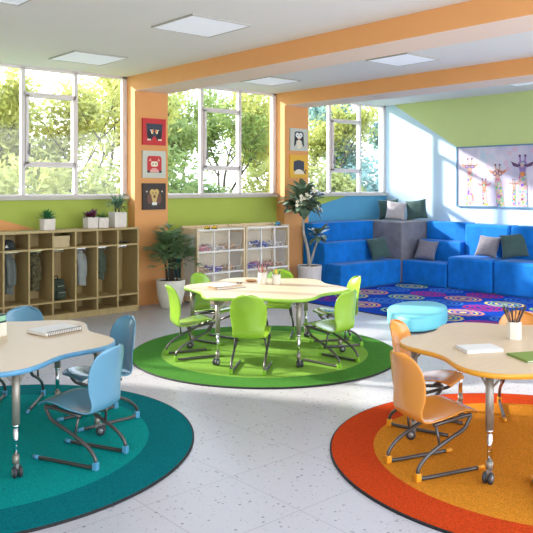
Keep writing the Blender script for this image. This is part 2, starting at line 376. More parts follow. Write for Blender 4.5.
# ------------------------------------------------------------------ tables
LOBE = dict(green=12, blue=20, orange=10)
RAD = dict(green=.803, blue=.84, orange=.81)
def outline(k, R0, n=144): 
    ph = radians(LOBE[k]); return [((R0*(1+.09*cos(6*(a-ph))))*cos(a), (R0*(1+.09*cos(6*(a-ph))))*sin(a)) for a in (2*pi*i/n for i in range(n))]
TABLE_Z = .68
def table(k, lab):
    x, y = CT[k]; z0 = .0158
    t = thing('activity_table', lab, 'table', (x, y, z0), 0, 'wavy classroom tables')
    zt = TABLE_Z-z0
    b = MB(); b.prism(outline(k, RAD[k]-.006), zt-.028, zt, 'maple_top'); b.build('tabletop', None, t)
    b = MB(); o1 = outline(k, RAD[k]); o0 = outline(k, RAD[k]-.010); n = len(o1); vs = []
    for (a, d) in zip(o0, o1): vs += [(a[0], a[1], zt-.032), (d[0], d[1], zt-.030), (d[0], d[1], zt-.003), (a[0], a[1], zt+.0004)]
    fs = []
    for i in range(n):
        j = (i+1) % n
        for q in range(4): fs.append((i*4+q, j*4+q, j*4+(q+1)%4, i*4+(q+1)%4))
    b.add(vs, fs, k+'_edge', True); b.build('edge_band', None, t)
    for i in range(6):
        a = radians(LOBE[k]+60*i+(5 if k == 'blue' else 1)); px, py = .785*cos(a), .785*sin(a); X = Matrix.Translation((px, py, 0)) @ Matrix.Rotation(a, 4, 'Z')
        b = MB(); b.tube([(0,0,.31),(0,0,zt-.03)], .0235, 16, 'leg_grey', X=X); b.box(-.05, -.045, zt-.036, .05, .045, zt-.028, 'leg_grey', X=X)
        for s_ in (-1, 1): b.tube([(0, s_*.02, zt-.10), (-.02, s_*.075, zt-.03)], .007, 6, 'leg_grey', X=X)
        b.tube([(-.02,0,zt-.10),(-.09,0,zt-.03)], .007, 6, 'leg_grey', X=X)
        lg = b.build('leg', None, t)
        b = MB(); b.tube([(0,0,.12),(0,0,.312)], .0155, 14, X=X); b.tube([(0,0,.29),(0,0,.312)], .019, 14, X=X)
        for q in range(4): b.tube([(.014,0,.15+.035*q),(.018,0,.15+.035*q)], .004, 6, X=X)
        b.build('leg_extension', 'chrome', lg)
        b = MB(); b.tube([(0,0,.078),(0,0,.125)], .020, 14, 'leg_grey', X=X); b.box(-.012, -.010, .05, .030, .010, .08, 'caster_grey', X=X)
        for s_ in (-1, 1):
            Y = X @ Matrix.Translation((.024, s_*.017, .034)) @ Matrix.Rotation(pi/2, 4, 'X')
            b.lathe([(.0,-.010),(.028,-.010),(.0335,-.007),(.0335,.007),(.028,.010),(.0,.010)], 20, 'caster_black', X=Y)
            b.lathe([(.0,-.0115),(.018,-.0115),(.018,.0115),(.0,.0115)], 16, 'caster_grey', X=Y)
        b.build('caster', None, lg)
    return t
table('green', 'wavy maple-topped table with lime green edge on the green rug')
table('blue', 'wavy maple-topped table with blue edge at the left, on the teal rug')
table('orange', 'wavy maple-topped table with orange edge at the right, on the orange rug')

# ------------------------------------------------------------------ chairs
PROF = bez([(.226,0,.346),(.212,0,.362),(.15,0,.372),(.06,0,.358),(-.05,0,.334),(-.13,0,.320),(-.180,0,.330),(-.208,0,.378),(-.216,0,.46),(-.222,0,.56),(-.244,0,.655),(-.286,0,.738)], 4)
LEN = [0]
for i in range(1, len(PROF)): LEN.append(LEN[-1]+(PROF[i]-PROF[i-1]).length)
def chair_shell():
    T = LEN[-1]; N = len(PROF)-1; NV = 14
    def hw(s):
        w = .172
        if s < .3: w = .162+.018*sin(pi*min(1, s/.3)*.6)
        bend = math.exp(-((s-.47)/.09)**2); w -= .022*bend
        if s > .55: w += .006*sin(pi*(s-.55)/(T-.55))
        d = T-s
        if d < .22: w *= max(0, 1-(1-d/.22)**2.4)**(1/2.4)*.80+.20 if d > 0 else .20
        d = s
        if d < .05: w *= .86+.14*(1-(1-d/.05)**2)**.5
        return w
    def fn(i, j):
        k = round(i*N); p = PROF[k]; s = LEN[k]; u = 2*j-1; w = hw(s)
        tn = (PROF[min(k+1, N)]-PROF[max(k-1, 0)]).normalized(); nr = Vector((-tn.z, 0, tn.x)) if tn.z < .0 else Vector((tn.z, 0, -tn.x))
        back = max(0, min(1, (s-.40)/.16)); up = Vector((0,0,1)); fw = Vector((1,0,0))
        q = up*(1-back)*.014*u*u*min(1, s/.15) + fw*back*.040*u*u
        if s < .12: q -= up*.006*u*u*(1-s/.12)
        return tuple(Vector((p.x, u*w, p.z))+q)
    b = MB(); b.grid(fn, N, NV); return b
def side_frame(sg):
    y = .155*sg
    pts = bez(fillet([(-.10,y*.9,.308),(.178,y*.96,.346),(.115,y,.265)], .03, 5)+[Vector(q) for q in ((.03,y,.228),(-.075,y,.182),(-.160,y,.135),(-.212,y,.085),(-.224,y,.047),(-.206,y,.020),(-.165,y,.0125),(-.05,y,.0125),(.225,y,.0125))], 4)
    b = MB(); b.tube(pts, .0118, 10)
    b.tube([(-.085,y*.92,.308),(-.075,y*.97,.24),(-.065,y,.178)], .0085, 8)
    return b
proto = {}
def make_chair(k, lab, grp):
    t = thing('classroom_chair', lab, 'chair', group=grp)
    chair_shell().build('shell', k+'_shell', t, solid=.010, sub=1)
    for sg in (-1, 1):
        f = side_frame(sg).build('side_frame', 'tube_grey', t)
        b = MB(); b.box(-.242, sg*.155-.0165, 0, -.206, sg*.155+.0165, .050); b.build('heel_cap', k+'_cap', f, bevel=.006)
        b = MB(); b.tube([(.215,sg*.155,.013),(.262,sg*.155,.013)], [.0135,.0125], 10); b.build('toe_cap', k+'_cap', f)
    b = MB(); b.box(-.08, -.145, .302, -.045, .145, .318); b.box(.10, -.145, .338, .135, .145, .352); b.build('seat_bracket', 'tube_grey', t, bevel=.003)
    return t
CHAIRS = [   # kind, midpoint of the two heel caps, heading in degrees
 ('green', 4.07, 6.15, -16, 'lime green chair at the left of the green-edged table, nearest the potted palm'),
 ('green', 4.23, 5.13, 41, 'lime green chair at the front of the green-edged table, its back squarely to the viewer'),
 ('green', 5.20, 4.77, 97, 'lime green chair at the front right of the green-edged table, seat seen from the side'),
 ('green', 5.99, 5.39, 155, 'lime green chair at the right rear of the green-edged table, nearest the blue rug'),
 ('green', 4.85, 6.76, -78, 'lime green chair behind the left end of the green-edged table, before the bin shelf'),
 ('green', 5.80, 6.42, 222, 'lime green chair behind the green-edged table, only its back top shows over the tabletop'),
 ('blue', 2.25, 4.08, 115, 'blue chair nearest the viewer at the blue-edged table, back to the viewer'),
 ('blue', 2.82, 4.88, 181, 'blue chair at the right end of the blue-edged table, farther than the nearest one'),
 ('blue', 2.41, 5.82, 232, 'blue chair behind the blue-edged table in front of the coat lockers'),
 ('blue', 1.38, 5.95, 293, 'blue chair at the left rear of the blue-edged table, mostly outside the frame'),
 ('orange', 3.50, 2.77, -17, 'orange chair nearest the viewer at the orange-edged table, whole seat in view'),
 ('orange', 4.255, 3.41, -74, 'orange chair at the left rear of the orange-edged table, beside the light blue pouf'),
 ('orange', 5.29, 3.02, 216, 'orange chair behind the orange-edged table, its back top above the pencil cup'),
 ('orange', 3.715, 1.765, 40, 'orange chair at the lower right, only its toe cap inside the frame')]
for k, mx_, my_, hd, lab in CHAIRS:
    if k not in proto: ch = proto[k] = make_chair(k, lab, k+' chairs around the table')
    else: ch = dup(proto[k]); ch['label'] = lab
    a = radians(hd); ch.location = (mx_+.224*cos(a), my_+.224*sin(a), .0163); ch.rotation_euler.z = a
TREES = [
 ('airy yellow-green tree outside the left window, at its far left', 5.6, 15.6, 3, 5.3, 1.0, 6000, .10, 'leaf_lime'),
 ('thin branching tree behind the opening sash of the left window', 7.4, 16.0, 5, 5.4, 1.0, 6000, .10, 'leaf_lime'),
 ('leafy yellow-green tree outside the right end of the left window', 9.6, 17.6, 8, 6.0, 1.0, 5200, .10, 'leaf_lime'),
 ('leafy green tree at the left of the middle window', 11.6, 17.0, 11, 5.0, .9, 4200, .10, 'leaf_green'),
 ('tree with a visible fork in the centre of the middle window', 13.4, 17.8, 12, 5.4, 1.0, 4600, .10, 'leaf_green'),
 ('bright leafy tree filling the right third of the middle window', 15.4, 17.4, 13, 5.0, 1.0, 5200, .10, 'leaf_lime'),
 ('bare-branched yellow-green tree at the left of the third window', 17.4, 17.0, 17, 5.6, 1.0, 4200, .10, 'leaf_lime'),
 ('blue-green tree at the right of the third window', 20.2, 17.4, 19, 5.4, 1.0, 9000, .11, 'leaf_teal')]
BUSHES = [
 ('yellow-green hedge bush below the far left of the left window', 5.5, 14.6, 31, 2.6, 2.5, 9000, .11, 'leaf_lime'),
 ('yellow-green hedge bush below the middle of the left window', 7.2, 15.0, 32, 2.4, 2.5, 9000, .11, 'leaf_lime'),
 ('deep green bush low at the right end of the left window', 8.9, 14.8, 33, 2.2, 3.0, 9000, .11, 'leaf_green'),
 ('deep green bush low at the left of the middle window', 10.4, 15.0, 34, 2.0, 2.9, 9000, .11, 'leaf_deep'),
 ('low green bush below the centre of the middle window', 12.0, 15.4, 38, 2.0, 2.0, 7000, .11, 'leaf_green'),
 ('yellow-green bush low at the right of the middle window', 13.6, 15.0, 35, 2.4, 2.7, 9000, .11, 'leaf_lime'),
 ('yellow-green bush low at the left of the third window', 15.4, 15.0, 36, 2.2, 2.5, 9000, .11, 'leaf_lime'),
 ('blue-green bush low at the right of the third window', 17.6, 15.0, 37, 2.6, 2.9, 9000, .12, 'leaf_teal')]
WORLD, SUN, EXPO = 2.5, 4.8, 1.1

# ------------------------------------------------------------------ coat lockers
LX = [3.095, 3.41, 3.735, 4.055, 4.37, 4.685, 4.995, 5.315]; LY0, LY1 = 8.86, 9.30; LT = 1.17
t = thing('coat_locker', 'long low maple coat locker with open cubbies under the left window', 'locker', (4.2, 9.08, 0))
O_ = Matrix.Translation((-4.2, -9.08, 0))
def part(name, boxes, m, par, X=O_, bev=.003, seg=2):
    b = MB()
    for q in boxes: b.box(*q, X=X)
    return b.build(name, m, par, bevel=bev, seg=seg)
part('back_panel', [(LX[0], LY1-.012, .04, LX[-1], LY1, LT-.01)], 'locker_wood', t)
part('plinth', [(LX[0], LY0+.015, 0, LX[-1], LY1-.012, .06)], 'locker_wood', t)
part('top_panel', [(LX[0]-.012, LY0-.006, LT-.026, LX[-1]+.012, LY1, LT)], 'locker_wood', t)
for i, x in enumerate(LX): part('side_panel' if i in (0, len(LX)-1) else 'divider', [(x-.0115, LY0, 0 if i in (0, len(LX)-1) else .06, x+.0115, LY1-.012, LT-.026)], 'locker_wood', t)
for z0, z1 in ((.06,.083),(.232,.255),(.925,.948)):
    for a, d in zip(LX[:-1], LX[1:]): part('shelf', [(a+.0115, LY0+.002, z0, d-.0115, LY1-.012, z1)], 'locker_wood', t)
for a, d in zip(LX[:-1], LX[1:]):
    b = MB(); b.box(a+.06, LY0+.16, .905, d-.06, LY0+.19, .925, X=O_)
    for x in (a+.11, (a+d)/2, d-.11): b.tube(fillet([(x, LY0+.175, .91), (x, LY0+.175, .875), (x, LY0+.145, .875), (x, LY0+.145, .892)], .012), .004, 6, X=O_)
    b.build('coat_hook', 'chrome', t)

def sheetfold(p, amp, f): return amp*(sin(f*p)+.5*sin(2.3*f*p+1))
def garment(name, label, m, x, ztop, zbot, w, d, sleeves=True, hood=False, y=None, yaw=.6):
    """coat hanging from a hook: folded body, two sleeves, collar"""
    y = y or LY0+.17
    t = thing(name, label, 'coat', (x, y, ztop), yaw, 'coats hanging in the lockers'); h = ztop-zbot
    b = MB()
    def body(i, j):
        a = 2*pi*j; s = i
        k = (.34+.66*min(1, s*3.2)**.6)*(1+.10*s); fold = 1+.13*sin(5*a+2*s)*min(1, s*2)+.06*sin(9*a)
        return (w*.5*k*fold*cos(a), d*.5*k*fold*sin(a), -h*s-.012*sin(3*a)*s)
    b.grid(body, 16, 36)
    b.build('body', m, t, merge=True)
    if sleeves:
        for sg in (-1, 1):
            b = MB(); b.tube(bez([(sg*w*.30,-.01,-.05),(sg*w*.47,-.035,-h*.24),(sg*w*.50,-.05,-h*.5),(sg*w*.46,-.055,-h*.78)], 5), [.042-.0012*i for i in range(16)], 12); b.build('sleeve', m, t)
    b = MB(); b.lathe([(.045,-.04),(.058,-.015),(.05,.008),(.042,.0)], 18); b.build('collar' if not hood else 'hood', m, t)
    return t
mid = lambda i: (LX[i]+LX[i+1])/2
garment('hanging_coat', 'thin slate grey coat hanging in the locker bay left of the mottled one', 'coat_slate', mid(1)-.045, .875, .39, .115, .10)
garment('hanging_coat', 'brown and black mottled coat hanging in a locker bay, left of the backpack', 'coat_camo', mid(2)-.04, .88, .40, .135, .125)
garment('hanging_coat', 'silver grey puffy jacket hanging in the locker bay right of the backpack', 'coat_silver', mid(4)-.03, .875, .42, .15, .15)
garment('hanging_coat', 'dark olive jacket hanging in the second locker bay right of the backpack', 'coat_olive', mid(5)-.05, .875, .47, .12, .12)

# backpack
t = thing('backpack', 'dark green backpack standing on the floor of a locker bay', 'backpack', (mid(3)-.03, LY0+.16, .255), .25)
def rbox(x0, y0, z0, x1, y1, z1): b = MB(); b.box(x0, y0, z0, x1, y1, z1); return b
rbox(-.095,-.055,0,.095,.075,.27).build('body', 'pack_green', t, bevel=.045, seg=5)
rbox(-.072,-.10,.015,.072,-.045,.13).build('pocket', 'pack_green', t, bevel=.022, seg=4)
rbox(-.07,-.075,.15,.07,-.048,.21).build('flap', 'pack_green', t, bevel=.012, seg=3)
rbox(-.055,-.104,.095,.055,-.098,.101).build('zip', 'pack_trim', t)
rbox(-.05,-.08,.178,.05,-.074,.184).build('zip', 'pack_trim', t)
b = MB(); b.tube(fillet([(-.03,.03,.262),(-.03,.03,.305),(.03,.03,.305),(.03,.03,.262)], .02), .007, 8); b.build('handle', 'pack_strap', t)
for sg in (-1, 1):
    b = MB(); b.tube(bez([(sg*.06,.055,.255),(sg*.085,.095,.2),(sg*.09,.095,.1),(sg*.075,.07,.03)], 5), .011, 8); b.build('strap', 'pack_strap', t)

# things in the upper cubbies
t = thing('storage_box', 'plain pale cardboard box in the upper cubby above the backpack', 'box', (mid(3)-.02, LY0+.16, .948), .05)
rbox(-.115,-.10,0,.115,.10,.125).build('body', 'box_card', t, bevel=.004); rbox(-.119,-.104,.098,.119,.104,.148).build('lid', 'box_card', t, bevel=.004)
t = thing('cap', 'dark peaked cap with pale mark in the upper cubby at far left', 'cap', (mid(1)-.05, LY0+.16, .948), -.5)
b = MB(); b.lathe([(.088,0),(.092,.03),(.085,.075),(.06,.11),(.02,.125),(.0,.126)], 24); b.build('crown', 'cap_dark', t)
b = MB()
b.grid(lambda i, j: ((.088+.085*i*cos((j-.5)*1.9))*cos((j-.5)*1.9) if True else 0, (.09+.02*i)*sin((j-.5)*1.9), .012-.02*i*i*.4), 6, 14, X=Matrix.Rotation(-pi/2, 4, 'Z')); b.build('peak', 'cap_dark', t, solid=.005)
b = MB(); b.prism([(-.022,0),(.022,0),(.0,.04)], 0, .003, X=Matrix.Translation((0,-.0945,.03)) @ Matrix.Rotation(pi/2, 4, 'X')); b.build('badge', 'off_white', t)
t = thing('sandals', 'dark pair of flat shoes in the upper cubby at the right end', 'shoes', (mid(6)-.02, LY0+.14, .948), 1.2)
for sg in (-1, 1):
    b = MB(); o = [(.1*cos(a), .034*sin(a)*(1+.15*cos(a))+sg*.045) for a in (2*pi*i/20 for i in range(20))]; b.prism(o, 0, .016); s_ = b.build('sole', 'cap_dark', t)
    b = MB(); b.grid(lambda i, j: (.02+.06*i, sg*.045-.036*cos(pi*j), .016+.03*sin(pi*j)), 4, 10); b.build('upper', 'coat_slate', s_, solid=.004)

# ------------------------------------------------------------------ leaves and plants
def blade(b, base, yaw, pitch, L, w, droop, m=None, fold=.25, n=6, tip=.05, shape=.9):
    """one leaf growing from base"""
    vs = []; d = Vector((cos(yaw), sin(yaw), 0)); sdv = Vector((-sin(yaw), cos(yaw), 0)); p = Vector(base); a = pitch
    for i in range(n+1):
        s = i/n; ww = w*(sin(pi*min(1, (s*.92+.06))**shape)**.8 if tip < 1 else 1-s)
        lift = Vector((-d.x*sin(a), -d.y*sin(a), cos(a)))*fold*ww
        vs += [p-sdv*ww+lift, p, p+sdv*ww+lift]
        st = d*cos(a)+Vector((0,0,sin(a))); p = p+st*(L/n); a -= droop/n
    fs = []
    for i in range(n): fs += [(3*i,3*i+1,3*i+4,3*i+3),(3*i+1,3*i+2,3*i+5,3*i+4)]
    b.add(vs, fs, m, True); return p
def cube_pot(t, w, h, m='pot_concrete'):
    b = MB(); q = w/2; v = [(-q*.96,-q*.96,0),(q*.96,-q*.96,0),(q*.96,q*.96,0),(-q*.96,q*.96,0),(-q,-q,h),(q,-q,h),(q,q,h),(-q,q,h),(-q+.012,-q+.012,h),(q-.012,-q+.012,h),(q-.012,q-.012,h),(-q+.012,q-.012,h),(-q+.014,-q+.014,h-.03),(q-.014,-q+.014,h-.03),(q-.014,q-.014,h-.03),(-q+.014,q-.014,h-.03)]
    f = [(3,2,1,0)]+[(4*r+i, 4*r+(i+1)%4, 4*r+4+(i+1)%4, 4*r+4+i) for r in range(3) for i in range(4)]+[(12,13,14,15)]
    b.add(v, f); b.build('pot', m, t, bevel=.004)
    b = MB(); b.box(-q+.016, -q+.016, h-.035, q-.016, q-.016, h-.018); b.build('soil', 'soil', t)
G_ = 'potted plants on top of the locker'
t = thing('potted_succulent', 'spiky green succulent in a pale square pot, leftmost on the locker top', 'potted plant', (4.07, 9.07, LT), 0, G_)
cube_pot(t, .155, .15); b = MB()
for i in range(34):
    k = i/34; blade(b, (0,0,.13), i*2.4, .25+1.15*(1-k), .15+.02*R.random(), .018, .35*k, fold=.5, shape=.7)
b.build('leaves', 'succulent_leaf', t)
t = thing('potted_purple_plant', 'dark purple leafy plant in a pale square pot on the locker top', 'potted plant', (4.69, 9.07, LT), 0, G_)
cube_pot(t, .155, .155); b = MB()
for i in range(46): blade(b, (R.uniform(-.03,.03),R.uniform(-.03,.03),.135), i*2.4, R.uniform(.3,1.4), R.uniform(.09,.17), .020, R.uniform(.2,.9), fold=.3)
b.build('leaves', 'purple_leaf', t)
t = thing('potted_fern', 'small bushy green fern in a pale square pot, right of the purple plant', 'potted plant', (4.865, 9.09, LT), 0, G_)
cube_pot(t, .15, .145); b = MB()
for i in range(60):
    yw = i*2.4; p = Vector((0,0,.12)); pt = R.uniform(.35,1.35); L = R.uniform(.10,.17)
    for q in range(6):
        st = Vector((cos(yw)*cos(pt), sin(yw)*cos(pt), sin(pt)))*(L/6); p = p+st; pt -= .12
        for sg in (-1, 1): blade(b, p, yw+sg*1.1, .2, .03*(1.1-q/7), .006, .3, n=3)
b.build('leaves', 'fern_leaf', t)
t = thing('potted_yucca', 'tall grey-green spiky plant in the largest pale square pot, rightmost on the locker top', 'potted plant', (5.10, 9.06, LT), 0, G_)
cube_pot(t, .19, .215)
for x, y, h in ((-.03,.0,.12),(.035,.02,.10),(.0,-.035,.07)):
    b = MB(); b.tube([(x,y,.19),(x*1.3,y*1.2,.21+h)], [.010,.008], 8); st = b.build('stem', 'trunk_dark', t)
    b = MB()
    for i in range(30): blade(b, (x*1.3,y*1.2,.205+h), i*2.4+x*30, R.uniform(-.1,1.45), R.uniform(.15,.24), .010, R.uniform(.4,1.3), fold=.4, shape=.7)
    b.build('leaves', 'grey_palm_leaf', t)

# big palm in round white pot
def round_pot(t, prof, zs, rs, m):
    b = MB(); b.lathe(prof, 40); b.build('pot', m, t); b = MB(); b.lathe([(0,zs-.02),(rs,zs-.02),(rs,zs),(0,zs)], 32, smooth=False); b.build('soil', 'soil', t)
t = thing('potted_palm', 'bushy dark green palm in a rounded white floor pot by the first orange pier', 'potted plant', (5.79, 8.76, 0))
round_pot(t, [(0,0),(.125,0),(.143,.015),(.172,.10),(.197,.22),(.206,.32),(.206,.395),(.201,.405),(.190,.405),(.186,.36),(.0,.36)], .385, .19, 'pot_white')
for i, (x, y, h) in enumerate(((-.05,.03,.44),(.02,-.05,.42),(.06,.05,.52),(-.03,-.02,.58),(.03,.04,.63),(-.07,-.03,.32),(.09,-.02,.36),(.0,.0,.50))):
    top = Vector((x*2.2, y*2.2, .39+h)); b = MB(); b.tube(bez([(x,y,.37),(x*1.3,y*1.3,.39+h*.5),top], 4), .011, 8); st = b.build('stem', 'trunk_dark', t)
    b = MB()
    for q in range(20):
        yw = q*2.4+i; pt = R.uniform(-.15,1.3); L = R.uniform(.10,.20); e = top+Vector((0,0,-.12*R.random()))+Vector((cos(yw)*cos(pt), sin(yw)*cos(pt), sin(pt)))*L
        b.tube([top-Vector((0,0,.05)), e], .003, 4)
        for f in range(11):
            da = (f-5)*.27; blade(b, e, yw+da, pt*.6+.25-abs(da)*.25, R.uniform(.11,.17), .0085, R.uniform(.4,.9), fold=.4, n=4, shape=.75)
    b.build('fronds', 'palm_leaf', t)

# plumeria tree
t = thing('potted_plumeria', 'small white-flowered tree with forked trunk in a squat pot by the second pier', 'potted plant', (8.42, 8.60, 0))
round_pot(t, [(0,0),(.175,0),(.18,.01),(.205,.40),(.205,.435),(.19,.435),(.186,.40),(0,.40)], .415, .19, 'pot_ribbed')
# directions: to the photo's right is (+.755,-.656)
rt = Vector((.755,-.656,0))
def leafy(top, n, spread, L, flat=False):
    b = MB()
    for i in range(n):
        yw = i*2.4; pt = R.uniform(-.65,1.35); o = Vector((cos(yw)*cos(pt), sin(yw)*cos(pt), sin(pt)))*R.uniform(.2,1)*spread
        blade(b, Vector(top)+o, yw+R.uniform(-.5,.5), pt*.7+R.uniform(-.3,.3), R.uniform(.7,1.15)*L, R.uniform(.048,.066), R.uniform(.2,.9), fold=.22, n=6, shape=.85)
    return b
mainp = [Vector((0,0,.40)), rt*-.03+Vector((0,0,.70)), rt*-.10+Vector((0,0,1.0)), rt*-.10+Vector((0,0,1.28)), rt*-.11+Vector((0,0,1.42))]
b = MB(); b.tube(bez(mainp, 5), [.030-.0006*i for i in range(21)], 10)
crown = rt*-.13+Vector((0,0,1.52)); 
for q in range(7):
    a = q*2.4; b.tube([mainp[-1], crown+Vector((cos(a)*.17, sin(a)*.17, .12*sin(q*1.7)))], [.016,.010], 7)
b.tube(bez([Vector((0,0,.42)), rt*.06+Vector((0,0,.62)), rt*.11+Vector((0,0,.78)), rt*.14+Vector((0,0,.90))], 5), [.022-.0006*i for i in range(16)], 8)
b.build('trunk', 'trunk_grey', t)
leafy(crown+rt*.02-Vector((0,0,.03)), 260, .27, .17).build('crown', 'plumeria_leaf', t)
leafy(rt*.155+Vector((0,0,.93)), 22, .07, .20).build('crown', 'plumeria_leaf', t)
for a, z, rr in ((-.3,1.44,.30),(-1.1,1.40,.27),(-.75,1.36,.30),(-2.0,1.58,.30),(-2.3,1.55,.34),(.15,1.52,.30),(-1.5,1.68,.26),(-2.5,1.46,.30)):
    b = MB(); ctr = rt*-.13+Vector((rr*cos(a), rr*sin(a), z)); out = Vector((cos(a), sin(a), .3)).normalized(); X = Matrix.Translation(ctr) @ out.to_track_quat('Z', 'Y').to_matrix().to_4x4()
    for f in range(3):
        o = Vector((.036*cos(f*2.1), .036*sin(f*2.1), .010*f))
        for q in range(5):
            bb = MB(); blade(bb, o, q*2*pi/5, .45, .034, .014, .5, fold=.1, n=4); b.add(bb.v, bb.f, 'petal', True, X)
        b.ball(tuple(o+Vector((0,0,.008))), .009, 'petal_heart', 8, 5, X)
    b.build('flower', None, t)

# ------------------------------------------------------------------ bin shelves
def bin_shelf(x0, x1, lab, bins):
    y0, y1, zt = 8.60, 9.02, 1.13; L = Vector(((x0+x1)/2, 8.8, 0)); X = Matrix.Translation(-L)
    t = thing('bin_shelf', lab, 'shelf', L, 0, 'bin shelves under the middle window')
    P_ = lambda n, bx, m, bev=.005: part(n, bx, m, t, X, bev)
    for x in (x0, x1-.03):
        s_ = P_('side_frame', [(x, y0, 0, x+.03, y0+.07, zt), (x, y1-.06, 0, x+.03, y1, zt+.02), (x, y0+.07, zt-.09, x+.03, y1-.06, zt), (x, y0+.07, .04, x+.03, y1-.06, .12)], 'shelf_wood', .004)
        q = part('side_panel', [(x+.010, y0+.06, .10, x+.020, y1-.05, zt-.07)], 'shelf_white', s_, X, 0)
    P_('back_panel', [(x0+.03, y1-.014, .04, x1-.03, y1-.002, zt)], 'shelf_back', 0)
    P_('top_panel', [(x0+.03, y0+.02, zt-.045, x1-.03, y1, zt-.025)], 'shelf_wood'); P_('back_lip', [(x0+.03, y1-.02, zt-.025, x1-.03, y1, zt+.02)], 'shelf_wood')
    P_('kick_board', [(x0+.03, y0+.03, 0, x1-.03, y0+.05, .10)], 'shelf_wood')
    w = (x1-x0-.06)/3
    for z in (.125, .445, .765, 1.085): P_('front_rail', [(x0+.03, y0, z, x1-.03, y0+.018, z+.025)], 'shelf_white', .003)
    for z in (.105, .425, .745):
        for i in range(3):
            for q in (x0+.03+w*i+.002, x0+.03+w*(i+1)-.022): P_('runner', [(q, y0+.018, z, q+.02, y1-.014, z+.02)], 'shelf_white', 0)
    for i in range(1, 3): P_('post', [(x0+.03+w*i-.010, y0+.001, .105, x0+.03+w*i+.010, y0+.02, zt-.02)], 'shelf_white', .003)
    rows = {0: ('top', .765), 1: ('middle', .445), 2: ('bottom', .125)}; cols = ('left', 'centre', 'right')
    for r in range(3):
        for i in range(3):
            xa, xb = x0+.03+w*i+.010, x0+.03+w*(i+1)-.010; z = rows[r][1]+.001; hh = .275; ctr = Vector(((xa+xb)/2, (y0+y1)/2, z)); q = (xb-xa)/2
            bn = thing('storage_bin', 'clear plastic bin in the %s row, %s column of the %s bin shelf' % (rows[r][0], cols[i], 'left' if x0 < 7 else 'right'), 'bin', ctr, 0, 'clear bins in the bin shelves')
            d = (y1-y0)/2-.03; tk = .004; b = MB(); f0 = -d+.0
            b.add([(-q,f0,.001),(q,f0,.001),(q,d,.001),(-q,d,.001),(-q,f0,hh),(q,f0,hh),(q,d,hh),(-q,d,hh)], [(0,1,2,3),(0,3,7,4),(1,5,6,2),(2,6,7,3)])
            # scooped front: high at the corners, low in the middle
            n = 12; vs = []
            for k in range(n+1):
                xx = -q+2*q*k/n; s = abs(2*k/n-1); zz = .085+(hh-.085)*max(0, (s-.72)/.28)**1.5
                vs += [(xx, f0, .001), (xx, f0, zz)]
            b.add(vs, [(2*k, 2*k+2, 2*k+3, 2*k+1) for k in range(n)])
            b.build('body', 'bin_milky', bn)
            b = MB(); b.tube([(-q+.003, f0-.003, hh-.002)]+[(-q+2*q*k/n, f0-.003, .085+(hh-.085)*max(0, (abs(2*k/n-1)-.72)/.28)**1.5) for k in range(n+1)]+[(q-.003, f0-.003, hh-.002)], .0035, 6); b.build('rim', 'bin_clear', bn)
            b = MB(); o = [(.03*cos(a), .011*sin(a)) for a in (2*pi*k/16 for k in range(16))]; b.prism(o, 0, .005, X=Matrix.Translation((0, f0-.002, .055)) @ Matrix.Rotation(pi/2, 4, 'X')); b.build('grip', 'handle_grey', bn)
            mm = bins.get((r, i))
            if mm:
                b = MB(); rr = random.Random(r*7+i*3+int(x0))
                for k in range(46):
                    s = rr.uniform(.014, .026); px, py = rr.uniform(-q+.03, q-.03), rr.uniform(f0+.035, d-.03); pz = tk+.004+s+rr.random()*.055
                    E_ = Matrix.Translation((px, py, pz)) @ Matrix.Rotation(rr.random()*3, 4, 'Z')
                    if k % 3 == 0: b.ball((0,0,0), s, None, 8, 5, E_)
                    else: b.box(-s, -s*.7, -s*.6, s, s*.7, s*.6, X=E_)
                o = b.build('toy_blocks', 'blocks_'+mm, None, loc=ctr); tag(o, '%s loose toy blocks heaped in the %s row, %s column of the %s bin shelf' % ({'pink':'pink','blue':'blue','violet':'violet','tan':'tan','white':'white'}[mm], rows[r][0], cols[i], 'left' if x0 < 7 else 'right'), 'toy blocks', None, 'stuff')
bin_shelf(6.14, 7.045, 'low wooden shelf of clear bins, left of the two, next to the palm', {(0,0):'pink',(0,1):'white',(0,2):'tan',(1,0):'tan',(1,1):'violet',(1,2):'tan',(2,1):'white'})
bin_shelf(7.06, 7.965, 'low wooden shelf of clear bins, right of the two, by the second pier', {(0,0):'white',(0,1):'blue',(0,2):'white',(1,0):'violet',(1,1):'pink',(1,2):'tan',(2,1):'white'})
def toy_bee(x, lab):
    t = thing('toy_bee', lab, 'toy', (x, 8.66, 1.105), .5, 'striped toys on the bin shelf')
    b = MB(); b.ball((0,0,.032), (.05,.032,.030), 'toy_yellow', 16, 10); b.build('body', None, t)
    b = MB()
    for xx in (-.022,.006): b.lathe([(.0295*(1-(xx/.05)**2)**.5*1.03,-.006),(.0295*(1-((xx+.0)/.05)**2)**.5*1.04,.006)], 18, X=Matrix.Translation((xx,0,.032)) @ Matrix.Rotation(pi/2, 4, 'Y'))
    b.build('stripes', 'toy_black', t)
    b = MB(); b.ball((.048,0,.036), .021, None, 12, 8); b.build('head', 'toy_red', t)
    for sg in (-1, 1):
        b = MB(); b.ball((-.005, sg*.022, .064), (.026,.016,.006), None, 12, 6); b.build('wing', 'off_white', t)
        for xx in (-.025,.025):
            b = MB(); b.lathe([(0,-.005),(.012,-.005),(.012,.005),(0,.005)], 14, X=Matrix.Translation((xx, sg*.026, .012)) @ Matrix.Rotation(pi/2, 4, 'X')); b.build('wheel', 'toy_black', t)
toy_bee(6.365, 'small yellow and black striped toy on the left bin shelf, the left of two')
toy_bee(6.50, 'small yellow and black striped toy on the left bin shelf, the right of two')
t = thing('toy_car', 'small blue toy on top of the right bin shelf near the pier', 'toy', (7.90, 8.80, 1.105), .4)
